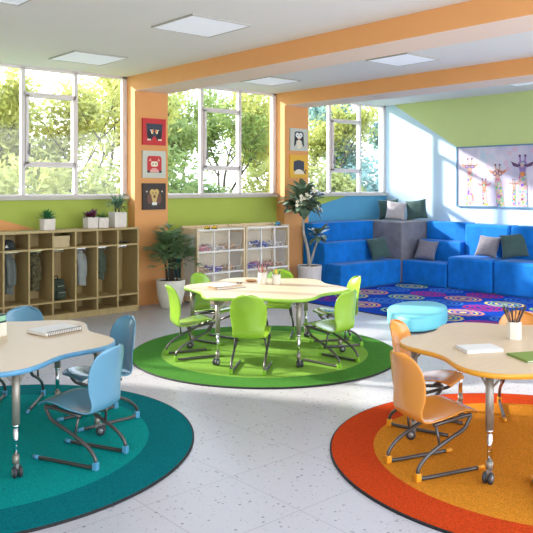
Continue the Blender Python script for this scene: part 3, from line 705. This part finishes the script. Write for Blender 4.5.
rbox(-.06,-.03,.012,.06,.03,.04).build('body', 'toy_blue', t, bevel=.01, seg=3); rbox(-.03,-.026,.036,.035,.026,.062).build('cabin', 'toy_blue', t, bevel=.01, seg=3)
for xx in (-.035,.035):
    for sg in (-1, 1): b = MB(); b.lathe([(0,-.006),(.014,-.006),(.014,.006),(0,.006)], 14, X=Matrix.Translation((xx, sg*.03, .014)) @ Matrix.Rotation(pi/2, 4, 'X')); b.build('wheel', 'toy_black', t)

# ------------------------------------------------------------------ sofa modules
def cushion(nm, par, x0, y0, z0, x1, y1, z1, m, bev=.034): 
    ctr = Vector(((x0+x1)/2, (y0+y1)/2, z0)); L = par.location if par else Vector()
    b = MB(); b.box(x0-ctr.x, y0-ctr.y, 0, x1-ctr.x, y1-ctr.y, z1-z0); return b.build(nm, m, par, loc=ctr-L, bevel=bev, seg=5)
XG, YG = 10.41, 8.26
t = thing('stepped_sofa', 'blue three-step sofa unit along the window wall beside the plumeria', 'sofa', (9.6, 8.8, 0), 0, 'blue stepped sofa units')
cushion('step', t, 8.82, YG, .0, XG-.004, YG+.375, .43, 'sofa_blue'); cushion('step', t, 8.82, YG+.372, .0, XG-.004, YG+.652, .775, 'sofa_blue'); b = MB(); b.prism([(8.82-9.6,YG+.65-8.8),(XG-.004-9.6,YG+.65-8.8),(XG-.004-9.6,.57),(9.0-9.6,.57),(9.0-9.6,.385),(8.82-9.6,.385)], 0, 1.10); b.build('step', 'sofa_blue', t, bevel=.034, seg=5)
t = thing('corner_sofa', 'tall grey corner block of the sofa between the two blue wings', 'sofa', (10.86, 8.8, 0))
cushion('block', t, XG, YG, 0, XW-.02, 9.36, 1.10, 'sofa_grey', .03)
t = thing('stepped_sofa', 'blue three-step sofa unit along the right wall between grey corner and seats', 'sofa', (10.86, 7.8, 0), 0, 'blue stepped sofa units')
cushion('step', t, XG, 7.31, 0, XG+.45, YG-.004, .42, 'sofa_blue'); cushion('step', t, XG+.447, 7.31, 0, XG+.72, YG-.004, .77, 'sofa_blue'); cushion('step', t, XG+.717, 7.31, 0, XW-.02, YG-.004, 1.10, 'sofa_blue')
for ya, yb, lab in ((6.43, 7.305, 'blue deep sofa seat with high back, next to the stepped unit'), (5.55, 6.425, 'blue deep sofa seat with high back, cut by the right edge of the photo'), (4.67, 5.545, 'blue deep sofa seat beyond the right edge of the photo')):
    t = thing('sofa_seat', lab, 'sofa', (10.9, (ya+yb)/2, 0), 0, 'blue deep sofa seats')
    cushion('seat', t, XG, ya, .0, XG+.56, yb-.004, .55, 'sofa_blue', .055); cushion('backrest', t, XG+.53, ya, 0, XW-.02, yb-.004, 1.09, 'sofa_blue', .055)

def pillow(lab, m, loc, size, yaw, lean, roll=0, grp='cushions on the sofa'):
    """square pillow standing on its lower edge, leaning back; yaw = where its face looks"""
    S = size/2; rr = random.Random(hash(lab) % 999 if False else int(abs(loc[0]*100+loc[1]*37)))
    sd = rr.random()*10
    def f(sg):
        def g(i, j):
            u, v = 2*i-1, 2*j-1; th = .078*max(0, (1-abs(u)**2.4))**.55*max(0, (1-abs(v)**2.4))**.55
            pin = 1-.09*(1-abs(u)**2)*abs(v)**3; pin2 = 1-.09*(1-abs(v)**2)*abs(u)**3
            th *= 1+.16*noise.noise((u*1.6+sd, v*1.6, sg))
            th += .006*noise.noise((u*4+sd, v*4, sg*3))*(1-max(abs(u), abs(v))**6)
            return (sg*th, u*S*pin2, v*S*pin)
        return g
    b = MB(); b.grid(f(1), 20, 20); b.grid(f(-1), 20, 20)
    ms = Matrix.Rotation(yaw, 4, 'Z') @ Matrix.Rotation(-lean, 4, 'Y') @ Matrix.Rotation(roll, 4, 'X')
    zmin = min((ms @ Vector(p)).z for p in b.v)
    b.v = [tuple(ms @ Vector(p)-Vector((0,0,zmin))) for p in b.v]
    o = b.build('throw_pillow', m, None, loc=loc, merge=True); tag(o, lab, 'pillow', grp); return o
pillow('dark green throw pillow on the grey corner block, behind the pale one on its left', 'pillow_green', (10.93, 8.98, 1.098), .40, radians(-140), .30, .08)
pillow('pale grey throw pillow on the grey corner block between two green ones', 'pillow_pale', (10.82, 8.72, 1.098), .37, radians(-140), .42, -.12)
pillow('dark green throw pillow on the grey corner block, right of the pale one', 'pillow_green', (11.08, 8.44, 1.098), .39, radians(-150), .34, .14)
pillow('dark green throw pillow on the lowest blue step of the window wall unit', 'pillow_green', (10.02, 8.47, .429), .40, radians(-110), .38, .14)
pillow('grey throw pillow on the lowest step of the right stepped unit', 'pillow_grey', (10.70, 7.93, .419), .38, radians(-160), .48, -.10)
pillow('mauve grey throw pillow on the first deep blue seat, left of the green one', 'pillow_grey', (10.79, 6.74, .549), .39, radians(-170), .50, -.08)
pillow('dark green throw pillow where the two deep seats meet, beside the mauve grey one', 'pillow_green', (10.86, 6.30, .549), .42, radians(-155), .40, .16)

# pouf
pts = [(7.02,5.24),(7.35,5.25),(7.72,5.40),(8.0,5.64),(8.08,5.92),(7.86,6.10),(7.55,6.10),(7.20,5.94),(6.92,5.62),(6.86,5.36)]
cx_, cy_ = sum(p[0] for p in pts)/10, sum(p[1] for p in pts)/10
cl = bez([(x-cx_, y-cy_, 0) for x, y in pts+pts[:1]], 6)[:-1]
t = thing('floor_pouf', 'light blue rounded pebble-shaped pouf between the tables and the sofa', 'pouf', (cx_, cy_, .0125))
HP = .19
b = MB(); n = len(cl); rings = [(.97,.012),(.995,.03),(1,.06),(1,HP-.05),(.992,HP-.025),(.965,HP-.008),(.93,HP),(.5,HP+.004)]
vs = [(p.x*k, p.y*k, z) for k, z in rings for p in cl]
b.add(vs, [(r*n+i, r*n+(i+1)%n, (r+1)*n+(i+1)%n, (r+1)*n+i) for r in range(len(rings)-1) for i in range(n)]+[tuple((len(rings)-1)*n+i for i in range(n)), tuple(range(n))[::-1]], None, True); b.build('cushion', 'pouf_vinyl', t)
b = MB(); b.prism([(p.x*.95, p.y*.95) for p in cl], 0, .015); b.build('base', 'black_rubber', t)
b = MB(); b.tube([(p.x*.972, p.y*.972, HP-.008) for p in cl+cl[:1]], .004, 6, cap=False); b.build('piping', 'pouf_vinyl', t)

# ------------------------------------------------------------------ pictures on the piers
for k, col in dict(art_red=(206,52,56), art_slate=(62,66,80), art_pale=(206,206,192), art_dark=(64,52,48), art_gold=(214,182,110), art_cream=(240,226,200), art_pink=(236,170,160), art_yellow=(238,184,60), art_black=(38,36,42), art_brown=(118,78,64), art_orange=(240,150,60), art_white=(240,238,232)).items(): mat(k, c(*col), .6, vary=.02)
def ell(cx, cy, rx, ry, a0=0, a1=2*pi, n=24): return [(cx+rx*cos(a0+(a1-a0)*i/n), cy+ry*sin(a0+(a1-a0)*i/n)) for i in range(n if abs(a1-a0-2*pi) < 1e-6 else n+1)]
def rect(x0, y0, x1, y1): return [(x0,y0),(x1,y0),(x1,y1),(x0,y1)]
def rrect(x0, y0, x1, y1, r): 
    o = []
    for cx, cy, a in ((x1-r,y0+r,-pi/2),(x1-r,y1-r,0),(x0+r,y1-r,pi/2),(x0+r,y0+r,pi)): o += [(cx+r*cos(a+pi/2*i/5), cy+r*sin(a+pi/2*i/5)) for i in range(6)]
    return o
def picture(lab, x, z, w, h, bg, shapes, depth=.03):
    t = thing('wall_picture', lab, 'picture', (x, YW-.2, z), 0, 'square animal pictures on the orange piers')
    b = MB(); b.box(-w/2, -depth, -h/2, w/2, -.0005, h/2); b.build('canvas', bg, t, bevel=.002)
    b = MB()
    for i, (m, o) in enumerate(shapes):
        o = [(q[0]*w/2, q[1]*h/2) for q in o]; y = -depth-.0004-.0003*i
        b.add([(px, y, pz) for px, pz in o], [tuple(range(len(o)))], m)
    b.build('print', None, t)
picture('red picture with two dark birds facing each other, topmost on the first pier', 5.775, 2.55, .40, .39, 'art_red',
 [('art_slate', [(-.72,.62),(.72,.62),(.62,-.42),(-.62,-.42)]), ('art_black', ell(-.36,-.22,.24,.46)), ('art_black', ell(.36,-.22,.24,.46)), ('art_red', rect(-.10,-.70,.10,-.35)),
  ('art_cream', ell(-.20,.0,.10,.16)), ('art_cream', ell(.20,.0,.10,.16)), ('art_orange', ell(-.14,.06,.07,.14)), ('art_orange', ell(.14,.06,.07,.14)), ('art_cream', rect(-.62,-.66,-.30,-.54)), ('art_cream', rect(.30,-.66,.62,-.54)), ('art_white', ell(-.34,.13,.05,.05)), ('art_white', ell(.34,.13,.05,.05))])
picture('pale picture with a red pig, middle one on the first pier', 5.775, 2.07, .40, .40, 'art_pale',
 [('art_red', rrect(-.62,-.60,.62,.62,.2)), ('art_black', rect(-.62,-.62,.62,-.46)), ('art_pink', ell(0,-.60,.40,.34,0,pi)), ('art_cream', rrect(-.30,-.16,.30,.22,.12)), ('art_dark', ell(-.12,.02,.05,.07)), ('art_dark', ell(.12,.02,.05,.07)), ('art_pink', [(-.5,.22),(-.34,.46),(-.26,.26)]), ('art_pink', [(.5,.22),(.34,.46),(.26,.26)]), ('art_dark', ell(-.18,.34,.04,.04)), ('art_dark', ell(.18,.34,.04,.04))])
picture('dark brown picture with a golden monkey face, lowest on the first pier', 5.775, 1.595, .40, .39, 'art_dark',
 [('art_brown', ell(-.40,-.15,.22,.42)), ('art_brown', ell(.40,-.15,.22,.42)), ('art_gold', ell(-.18,.34,.22,.22)), ('art_gold', ell(.18,.34,.22,.22)), ('art_gold', [(-.34,.3),(.34,.3),(.18,-.32),(-.18,-.32)]), ('art_gold', ell(0,-.28,.20,.16)), ('art_dark', ell(-.13,.26,.05,.06)), ('art_dark', ell(.13,.26,.05,.06)), ('art_brown', ell(0,.0,.10,.14)), ('art_white', rrect(-.22,-.66,.22,-.42,.08)), ('art_cream', ell(-.66,.38,.06,.06)), ('art_cream', ell(.66,.38,.06,.06))])
picture('pale picture with a black and white penguin, upper one on the second pier', 8.725, 2.56, .42, .39, 'art_pale',
 [('art_black', rrect(-.52,-.10,.52,.72,.24)), ('art_black', [(-.52,.2),(-.30,.2),(-.34,-.40),(-.58,-.68)]), ('art_black', [(.52,.2),(.30,.2),(.34,-.40),(.58,-.68)]), ('art_white', ell(-.19,.40,.21,.22)), ('art_white', ell(.19,.40,.21,.22)), ('art_white', ell(0,.24,.26,.20)), ('art_cream', ell(0,-.42,.30,.42)), ('art_orange', [(-.13,.12),(.13,.12),(0,-.04)]), ('art_black', ell(-.16,.36,.05,.05)), ('art_black', ell(.16,.36,.05,.05))])
picture('yellow picture with a slate blue elephant, lower one on the second pier', 8.725, 2.09, .42, .40, 'art_yellow',
 [('art_slate', rrect(-.62,-.42,.58,.48,.14)), ('art_cream', ell(0,-.66,.56,.42,0,pi)), ('art_slate', [(.50,-.42),(.66,-.36),(.84,-.62),(.70,-.66)]), ('art_black', ell(.78,-.34,.09,.09)), ('art_slate', ell(-.05,.46,.32,.10))])

# giraffe painting
def painting_mats():
    m = bpy.data.materials.new('painting_sky'); m.use_nodes = True; n = m.node_tree.nodes; l = m.node_tree.links; b = n['Principled BSDF']; b.inputs['Roughness'].default_value = .5
    tc = n.new('ShaderNodeTexCoord'); t = n.new('ShaderNodeTexNoise'); t.inputs['Scale'].default_value = 2.2; l.new(tc.outputs['Object'], t.inputs[0])
    r = n.new('ShaderNodeValToRGB'); e = r.color_ramp.elements; e[0].position = .35; e[1].position = .62; e[0].color = c(188,184,210); e[1].color = c(222,214,226); q = e.new(.75); q.color = c(190,210,224)
    l.new(t.outputs['Fac'], r.inputs[0]); M['painting_sky'] = m
    v = n.new('ShaderNodeTexVoronoi'); v.inputs['Scale'].default_value = 6.5; v.inputs['Randomness'].default_value = 1; l.new(tc.outputs['Object'], v.inputs[0])
    a_ = n.new('ShaderNodeMath'); a_.operation = 'LESS_THAN'; a_.inputs[1].default_value = .30; l.new(v.outputs['Distance'], a_.inputs[0])
    h_ = n.new('ShaderNodeMath'); h_.operation = 'MULTIPLY'; h_.inputs[1].default_value = .6; l.new(a_.outputs[0], h_.inputs[0])
    mx = n.new('ShaderNodeMix'); mx.data_type = 'RGBA'; mx.inputs[7].default_value = c(222,176,200); l.new(h_.outputs[0], mx.inputs[0]); l.new(r.outputs[0], mx.inputs[6]); l.new(mx.outputs[2], b.inputs['Base Color'])
    m = bpy.data.materials.new('painting_coat'); m.use_nodes = True; n = m.node_tree.nodes; l = m.node_tree.links; b = n['Principled BSDF']; b.inputs['Roughness'].default_value = .5
    tc = n.new('ShaderNodeTexCoord'); v = n.new('ShaderNodeTexVoronoi'); v.inputs['Scale'].default_value = 20; l.new(tc.outputs['Object'], v.inputs[0])
    hs = n.new('ShaderNodeHueSaturation'); hs.inputs['Saturation'].default_value = 1.2; hs.inputs['Value'].default_value = .75; l.new(v.outputs['Color'], hs.inputs['Color'])
    r = n.new('ShaderNodeMath'); r.operation = 'LESS_THAN'; r.inputs[1].default_value = .48; l.new(v.outputs['Distance'], r.inputs[0])
    h = n.new('ShaderNodeMath'); h.operation = 'MULTIPLY'; h.inputs[1].default_value = .9; l.new(r.outputs[0], h.inputs[0])
    mx = n.new('ShaderNodeMix'); mx.data_type = 'RGBA'; mx.inputs[6].default_value = c(206,172,170); l.new(h.outputs[0], mx.inputs[0]); l.new(hs.outputs[0], mx.inputs[7]); l.new(mx.outputs[2], b.inputs['Base Color']); M['painting_coat'] = m
painting_mats()
for k, col in dict(paint_rose=(206,130,150), paint_lilac=(150,120,176), paint_plum=(96,60,100), paint_peach=(214,140,110), paint_red=(200,80,80), paint_aqua=(140,190,205), paint_orange=(230,150,70), paint_cream=(208,164,146)).items(): mat(k, c(*col), .6, vary=.12, scale=20)
YL, YR, Z0, Z1 = 7.73, 5.2, 1.372, 2.462
t = thing('giraffe_painting', 'wide framed painting of colourful giraffes in glasses on the right wall', 'painting', (XW, (YL+YR)/2, (Z0+Z1)/2))
W2, H2 = (YL-YR)/2, (Z1-Z0)/2; e = .022
b = MB(); b.box(-.04,-W2,-H2,-.0005,W2,-H2+e); b.box(-.04,-W2,H2-e,-.0005,W2,H2); b.box(-.04,-W2,-H2+e,-.0005,-W2+e,H2-e); b.box(-.04,W2-e,-H2+e,-.0005,W2,H2-e); b.build('frame', 'frame_blue', t)
b = MB(); b.box(-.025,-W2+e,-H2+e,-.001,W2-e,H2-e); b.build('canvas', 'painting_sky', t)
b = MB(); lay = [0]
def blob(m, o): 
    lay[0] += 1; x = -.0252-.00012*lay[0]; b.add([(x, W2-px, pz-H2) for px, pz in o], [tuple(range(len(o)))[::-1]], m)
# px = metres from the painting's left edge, pz from its bottom edge
def giraffe(x, ztop, s, neckw, face, ear, glasses=None, lean=0.):
    global b
    b = MB()
    """head centre at x, ztop; s = head size"""
    blob('painting_coat', [(x-neckw*1.15+lean,.03),(x+neckw*1.15+lean,.03),(x+neckw*.8,ztop-.35*s),(x-neckw*.8,ztop-.35*s)])
    for sg in (-1, 1):
        blob(ear, [(x+sg*.28*s, ztop+.22*s), (x+sg*.95*s, ztop+.48*s), (x+sg*.75*s, ztop+.12*s), (x+sg*.34*s, ztop+.02*s)])
        blob(face, [(x+sg*.10*s, ztop+.40*s), (x+sg*.16*s, ztop+.85*s), (x+sg*.28*s, ztop+.85*s), (x+sg*.24*s, ztop+.38*s)]); blob('paint_plum', ell(x+sg*.22*s, ztop+.88*s, .10*s, .09*s, n=10))
    blob(face, [(x-.38*s,ztop+.34*s),(x-.2*s,ztop+.5*s),(x+.2*s,ztop+.5*s),(x+.38*s,ztop+.34*s),(x+.22*s,ztop-.30*s),(x+.24*s,ztop-.60*s),(x,ztop-.72*s),(x-.24*s,ztop-.60*s),(x-.22*s,ztop-.30*s)])
    blob('painting_coat', ell(x, ztop+.22*s, .2*s, .2*s, n=12))
    blob('paint_orange' if face == 'paint_lilac' else 'paint_peach' if not glasses else 'paint_rose', ell(x, ztop-.48*s, .21*s, .18*s, n=14))
    for sg in (-1, 1): blob('paint_plum', ell(x+sg*.09*s, ztop-.46*s, .035*s, .05*s, n=8))
    if glasses == 'round':
        for sg in (-1, 1): blob('paint_plum', ell(x+sg*.27*s, ztop+.10*s, .23*s, .23*s)); blob('paint_cream', ell(x+sg*.27*s, ztop+.10*s, .16*s, .16*s))
        blob('paint_plum', rect(x-.08*s, ztop+.08*s, x+.08*s, ztop+.14*s))
    elif glasses: 
        for sg in (-1, 1): blob('art_black', rrect(x+sg*.28*s-.24*s, ztop-.02*s, x+sg*.28*s+.24*s, ztop+.30*s, .07*s)); blob('paint_lilac', rrect(x+sg*.28*s-.18*s, ztop+.04*s, x+sg*.28*s+.18*s, ztop+.24*s, .05*s))
        blob('art_black', rect(x-.06*s, ztop+.18*s, x+.06*s, ztop+.26*s))
    else:
        for sg in (-1, 1): blob('art_black', ell(x+sg*.24*s, ztop+.18*s, .09*s, .08*s, n=10))
    b.build('painted_giraffe', None, t)
giraffe(.28, .70, .19, .072, 'paint_cream', 'paint_peach', 'square')
giraffe(.575, .37, .15, .052, 'paint_peach', 'paint_rose', None, .02)
giraffe(.84, .58, .19, .068, 'paint_cream', 'paint_peach', 'round', .06)
giraffe(1.15, .40, .10, .035, 'paint_cream', 'paint_peach', None)
giraffe(1.315, .69, .23, .080, 'paint_lilac', 'paint_plum', None)
giraffe(1.95, .62, .21, .08, 'paint_peach', 'paint_rose', 'round')

# ------------------------------------------------------------------ things on the tables
def on_table(x, y): return Vector((x, y, TABLE_Z))
def quad(us): return [on_table(*q) for q in us]
def book(name, label, cat, ctr, yaw, w, d, h, cover, spiral=False, grp=None):
    t = thing(name, label, cat, (ctr.x, ctr.y, TABLE_Z+.001), yaw, grp)
    b = MB(); b.box(-w/2+.004, -d/2+.004, .003, w/2-.004, d/2-.004, h-.003); b.build('pages', 'paper', t)
    for z in (0, h-.003): b = MB(); b.box(-w/2, -d/2, z, w/2, d/2, z+.003); b.build('cover', cover if not (spiral and z) else 'cover_pale', t)
    if spiral:
        b = MB(); n = 20
        for i in range(n):
            x = -w/2+.015+(w-.03)*i/(n-1); b.tube([(x, -d/2-.002+.012*cos(a), h/2+(h/2+.006)*sin(a)) for a in (2*pi*k/10 for k in range(11))], .002, 5, cap=False)
        b.build('spiral_binding', 'wire', t)
    else:
        b = MB(); b.box(-w/2-.001, -d/2, 0, -w/2+.003, d/2, h); b.build('spine', cover, t)
    return t
q = quad([(2.143, 5.120), (2.431, 5.177), (2.500, 4.964), (2.187, 4.897)]); ctr = (q[0]+q[1]+q[2]+q[3])/4; dv = q[2]-q[3]
book('spiral_notebook', 'spiral-bound notebook with pale cover on the blue-edged table', 'notebook', ctr, atan2(dv.y, dv.x), dv.length, (q[0]-q[3]).length, .026, 'kraft', True)
q = quad([(4.082, 2.788), (4.283, 2.660), (4.217, 2.518), (3.996, 2.643)]); ctr = (q[0]+q[1]+q[2]+q[3])/4; dv = q[2]-q[3]
book('notebook', 'white notebook with grey edges on the orange-edged table', 'notebook', ctr, atan2(dv.y, dv.x), dv.length, (q[0]-q[3]).length, .020, 'cover_pale')
q = on_table(4.242, 2.298)
book('green_book', 'thin green book at the right edge of the orange-edged table', 'book', q, atan2(dv.y, dv.x)+.05, .30, .22, .012, 'cover_green')
# sketch book with loose paper
q = quad([(4.610, 6.257), (4.489, 5.921), (4.773, 5.865), (4.935, 6.184)]); ctr = (q[0]+q[1]+q[2]+q[3])/4; dv = q[2]-q[1]
book('sketchbook', 'kraft covered sketchbook under white paper on the green-edged table', 'book', ctr, atan2(dv.y, dv.x), .34, .25, .018, 'kraft')
b = MB(); b.grid(lambda i, j: ((i-.5)*.30, (j-.5)*.22, .003+.012*(i-.5)**2), 8, 4); o = b.build('paper_sheet', 'paper', None, loc=(ctr.x-.03, ctr.y+.03, TABLE_Z+.0185), solid=.002); o.rotation_euler.z = atan2(dv.y, dv.x)+.25
tag(o, 'loose white sheet of paper lying on the kraft sketchbook', 'paper')
p = on_table(5.191, 6.236); t = thing('wooden_dish', 'small round brown wooden dish on the green-edged table', 'dish', (p.x, p.y, TABLE_Z+.0005))
b = MB(); b.lathe([(0,0),(.05,0),(.068,.018),(.064,.020),(.046,.006),(0,.006)], 28); b.build('dish_body', 'pencil_wood', t)
p = on_table(5.019, 6.219); t = thing('scissors', 'small scissors with dark handles on the green-edged table', 'scissors', (p.x, p.y, TABLE_Z+.001), .6)
for sg in (-1, 1):
    b = MB(); b.prism([(0,-.004*sg),(.085,.002*sg),(.0,.006*sg)], .001+.001*(sg+1), .002+.001*(sg+1)); bl = b.build('blade', 'chrome', t)
    b = MB(); b.tube([(-.03+.022*cos(a), sg*.018+.014*sin(a), .004) for a in (2*pi*k/14 for k in range(15))], .003, 6, cap=False); b.build('handle', 'pencil_lead', bl)
def cup(label, ctr, r, h, n, cat='pencil cup', m='ceramic', seg=32):
    t = thing('pencil_cup', label, cat, (ctr.x, ctr.y, TABLE_Z+.0005), 0, 'pencil cups on the tables')
    b = MB(); b.lathe([(0,0),(r*.97,0),(r,.004),(r,h),(r-.004,h),(r-.005,.006),(0,.006)], seg, smooth=seg > 12); b.build('cup_body', m, t); return t
def pencils(ctr, r, h, items, group, seed, where):
    rr = random.Random(seed)
    for i, (m, L, kind, word) in enumerate(items):
        a = 2*pi*i/len(items)+.3; k = r*.42; e = r*.66; base = Vector((ctr.x-k*cos(a), ctr.y-k*sin(a), TABLE_Z+.0085)); q = Vector((ctr.x+e*cos(a+.5), ctr.y+e*sin(a+.5), TABLE_Z+h)); d = (q-base).normalized()
        t = thing('paintbrush' if kind == 'brush' else 'pencil', '%s standing in %s' % (word, where), 'brush' if kind == 'brush' else 'pencil', base, 0, group); X = d.to_track_quat('Z', 'Y').to_matrix().to_4x4()
        b = MB(); b.lathe([(0,0),(.0052,0),(.0052,L),(0,L)], 6, X=X, smooth=False); b.build('shaft', m, t)
        b = MB()
        if kind == 'brush': b.lathe([(.0045,L-.03),(.0046,L),(.0060,L+.008),(.0045,L+.022),(.0,L+.034)], 8, X=X); b.build('bristles', 'pencil_lead', t)
        else: b.lathe([(.0044,L),(.0,L+.014)], 6, X=X); b.build('tip', 'pencil_wood', t)
p1 = on_table(5.153, 5.995); cup('white pencil cup holding brushes on the green-edged table, left of two', p1, .050, .128, 0)
pencils(p1, .050, .128, [('pencil_wood',.20,'brush','tan-handled brush'),('pencil_pink',.21,'brush','pink-handled brush'),('pencil_brown',.19,'brush','brown-handled brush'),('pencil_red',.21,'brush','red-handled brush'),('pencil_wood',.18,'brush','tan-handled brush'),('pencil_brown',.20,'brush','brown-handled brush')], 'brushes in the white cup', 1, 'the left white cup on the green-edged table')
p2 = on_table(5.240, 5.866); cup('white pencil cup holding coloured pencils on the green-edged table, right of two', p2, .047, .112, 0)
pencils(p2, .047, .112, [('pencil_yellow',.165,'pencil','yellow pencil'),('pencil_red',.16,'pencil','red pencil'),('pencil_green',.165,'pencil','green pencil'),('pencil_yellow',.18,'pencil','yellow pencil'),('pencil_lead',.155,'pencil','black pencil'),('pencil_wood',.16,'pencil','tan pencil')], 'pencils in the white cup', 2, 'the right white cup on the green-edged table')
p3 = on_table(4.628, 2.686); cup('six-sided white pencil cup full of brown brushes on the orange-edged table', p3, .049, .122, 0, 'pencil cup', 'ceramic', 6)
pencils(p3, .049, .122, [('pencil_brown',.19+.012*((i*5)%4),'brush','brown-handled brush') if i % 3 else ('pencil_lead',.195+.01*(i%2),'brush','dark-handled brush') for i in range(14)], 'brushes in the six-sided cup', 3, 'the six-sided cup on the orange-edged table')
p4 = on_table(1.934, 5.139); t = thing('pencil_cup', 'pale cup with dark green holder at the left edge on the blue-edged table', 'pencil cup', (p4.x, p4.y, TABLE_Z+.0005), radians(20), 'pencil cups on the tables')
rbox(-.045,-.045,0,.045,.045,.10).build('cup_body', 'ceramic', t, bevel=.006); rbox(-.04,-.04,.10,.04,.04,.155).build('holder', 'mint_plastic', t, bevel=.006); rbox(-.043,-.043,.10,.043,.043,.112).build('band', 'dark_green_plastic', t, bevel=.003); rbox(-.043,-.043,.148,.043,.043,.158).build('band', 'dark_green_plastic', t, bevel=.003)

# ------------------------------------------------------------------ outdoors
b = MB(); b.box(-30, YW+.2, -.6, 70, 70, -.5); o = b.build('lawn', 'lawn'); struct(o)
def tree_meshes(seed, height, spread, nleaf, lsize, low=.25):
    rr = random.Random(seed); tb = MB(); lf = []
    tips = []
    def branch(p, d, L, r, lev):
        pts = [p]; q = Vector(p); dd = Vector(d)
        for i in range(4):
            dd = (dd+Vector((rr.uniform(-.22,.22), rr.uniform(-.22,.22), rr.uniform(-.05,.16)))).normalized(); q = q+dd*(L/4); pts.append(q.copy())
            if lev >= 2: tips.append((q.copy(), L))
        tb.tube(pts, [r*(1-.12*i) for i in range(5)], 6 if lev < 2 else 4)
        if lev < 4 and L > .25:
            for k in range(3 if lev < 3 else 2):
                a = rr.uniform(0, 2*pi); sp = rr.uniform(.45, .95)*spread
                nd = (dd+Vector((cos(a)*sp, sin(a)*sp, rr.uniform(-.2,.3)))).normalized(); branch(pts[rr.choice((2,3,4,4))], nd, L*rr.uniform(.55,.8), r*.58, lev+1)
    branch(Vector((0,0,0)), Vector((0,0,1)), height*.42, height*.016, 0)
    lb = MB(); vs = []; fs = []
    for i in range(nleaf):
        q, L = rr.choice(tips); p = q+Vector((rr.gauss(0,1), rr.gauss(0,1), rr.gauss(0,.8)))*.17
        a = Vector((rr.gauss(0,1), rr.gauss(0,1), rr.gauss(0,1))).normalized(); b2 = a.orthogonal().normalized()*lsize*rr.uniform(.3,.5); a = a*lsize*rr.uniform(.6,1.1)
        o = len(vs); vs += [p-a, p-b2, p+a, p+b2]; fs.append((o, o+1, o+2, o+3))
    lb.add(vs, fs, None, False); return tb, lb
def tree(lab, x, y, seed, h, spread, nleaf, lsize, m, grp='trees outside the windows'):
    t = thing('tree', lab, 'tree', (x, y, -.55), seed*1.3, grp); tb, lb = tree_meshes(seed, h, spread, nleaf, lsize)
    tb.build('trunk', 'tree_bark', t); lb.build('foliage', m, t); return t
def bush(lab, x, y, seed, w, h, nleaf, lsize, m):
    rr = random.Random(seed); t = thing('bush', lab, 'bush', (x, y, -.55), 0, 'bushes outside the windows')
    b = MB()
    for k in range(7): b.tube([(0,0,0),(rr.uniform(-.4,.4)*w, rr.uniform(-.4,.4)*w, h*rr.uniform(.5,.9))], [.03,.01], 5)
    b.build('stems', 'tree_bark', t)
    cl = [(rr.uniform(-.5,.5)*w, rr.uniform(-.35,.35)*w, h*rr.uniform(.25,.85), rr.uniform(.25,.5)*min(w, h)) for k in range(9)]
    vs = []; fs = []
    for i in range(nleaf):
        cx, cy, cz, cr = rr.choice(cl); d = Vector((rr.gauss(0,1), rr.gauss(0,1), rr.gauss(0,1))).normalized()*cr*rr.uniform(.6,1.05); p = Vector((cx, cy, cz))+d
        a = Vector((rr.gauss(0,1), rr.gauss(0,1), rr.gauss(0,1))).normalized(); b2 = a.orthogonal().normalized()*lsize*rr.uniform(.3,.5); a = a*lsize*rr.uniform(.6,1.1)
        o = len(vs); vs += [p-a, p-b2, p+a, p+b2]; fs.append((o, o+1, o+2, o+3))
    b = MB(); b.add(vs, fs); b.build('foliage', m, t)
#  window 1 looks out along ~(.45,.9); window 3 along ~(.8,.6)
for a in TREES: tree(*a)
for a in BUSHES: bush(*a)

# ------------------------------------------------------------------ light and camera
w = bpy.data.worlds.new('sky'); SC.world = w; w.use_nodes = True; n = w.node_tree.nodes; l = w.node_tree.links; bg = n['Background']
tc = n.new('ShaderNodeTexCoord'); sp = n.new('ShaderNodeSeparateXYZ'); l.new(tc.outputs['Generated'], sp.inputs[0])
r = n.new('ShaderNodeValToRGB'); e = r.color_ramp.elements; e[0].position = .0; e[0].color = (.75,.80,.86,1); e[1].position = .6; e[1].color = (.55,.72,1,1); q = e.new(.12); q.color = (.90,.94,1,1)
l.new(sp.outputs[2], r.inputs[0]); l.new(r.outputs[0], bg.inputs[0]); bg.inputs[1].default_value = WORLD
s = bpy.data.lights.new('sun', 'SUN'); s.energy = SUN; s.angle = radians(2.2); s.color = (1, .95, .86)
so = bpy.data.objects.new('sun', s); COL.objects.link(so); so.location = (2, 16, 8); so.rotation_euler = Vector((.61,-1,-.5)).to_track_quat('-Z', 'Y').to_euler()

cam = bpy.data.cameras.new('camera'); co = bpy.data.objects.new('camera', cam); COL.objects.link(co); SC.camera = co
cam.sensor_width = 36; cam.lens = FPX/533*36; cam.clip_start = .05; cam.clip_end = 300
co.location = (0, 0, H); co.rotation_euler = Vector((cos(TH), sin(TH), 0)).to_track_quat('-Z', 'Y').to_euler()
cam.shift_y = -(266.5-HZ)/533
v = SC.view_settings; v.view_transform = 'Standard'; v.look = 'None'; v.gamma = 1; v.use_curve_mapping = False; v.exposure = EXPO
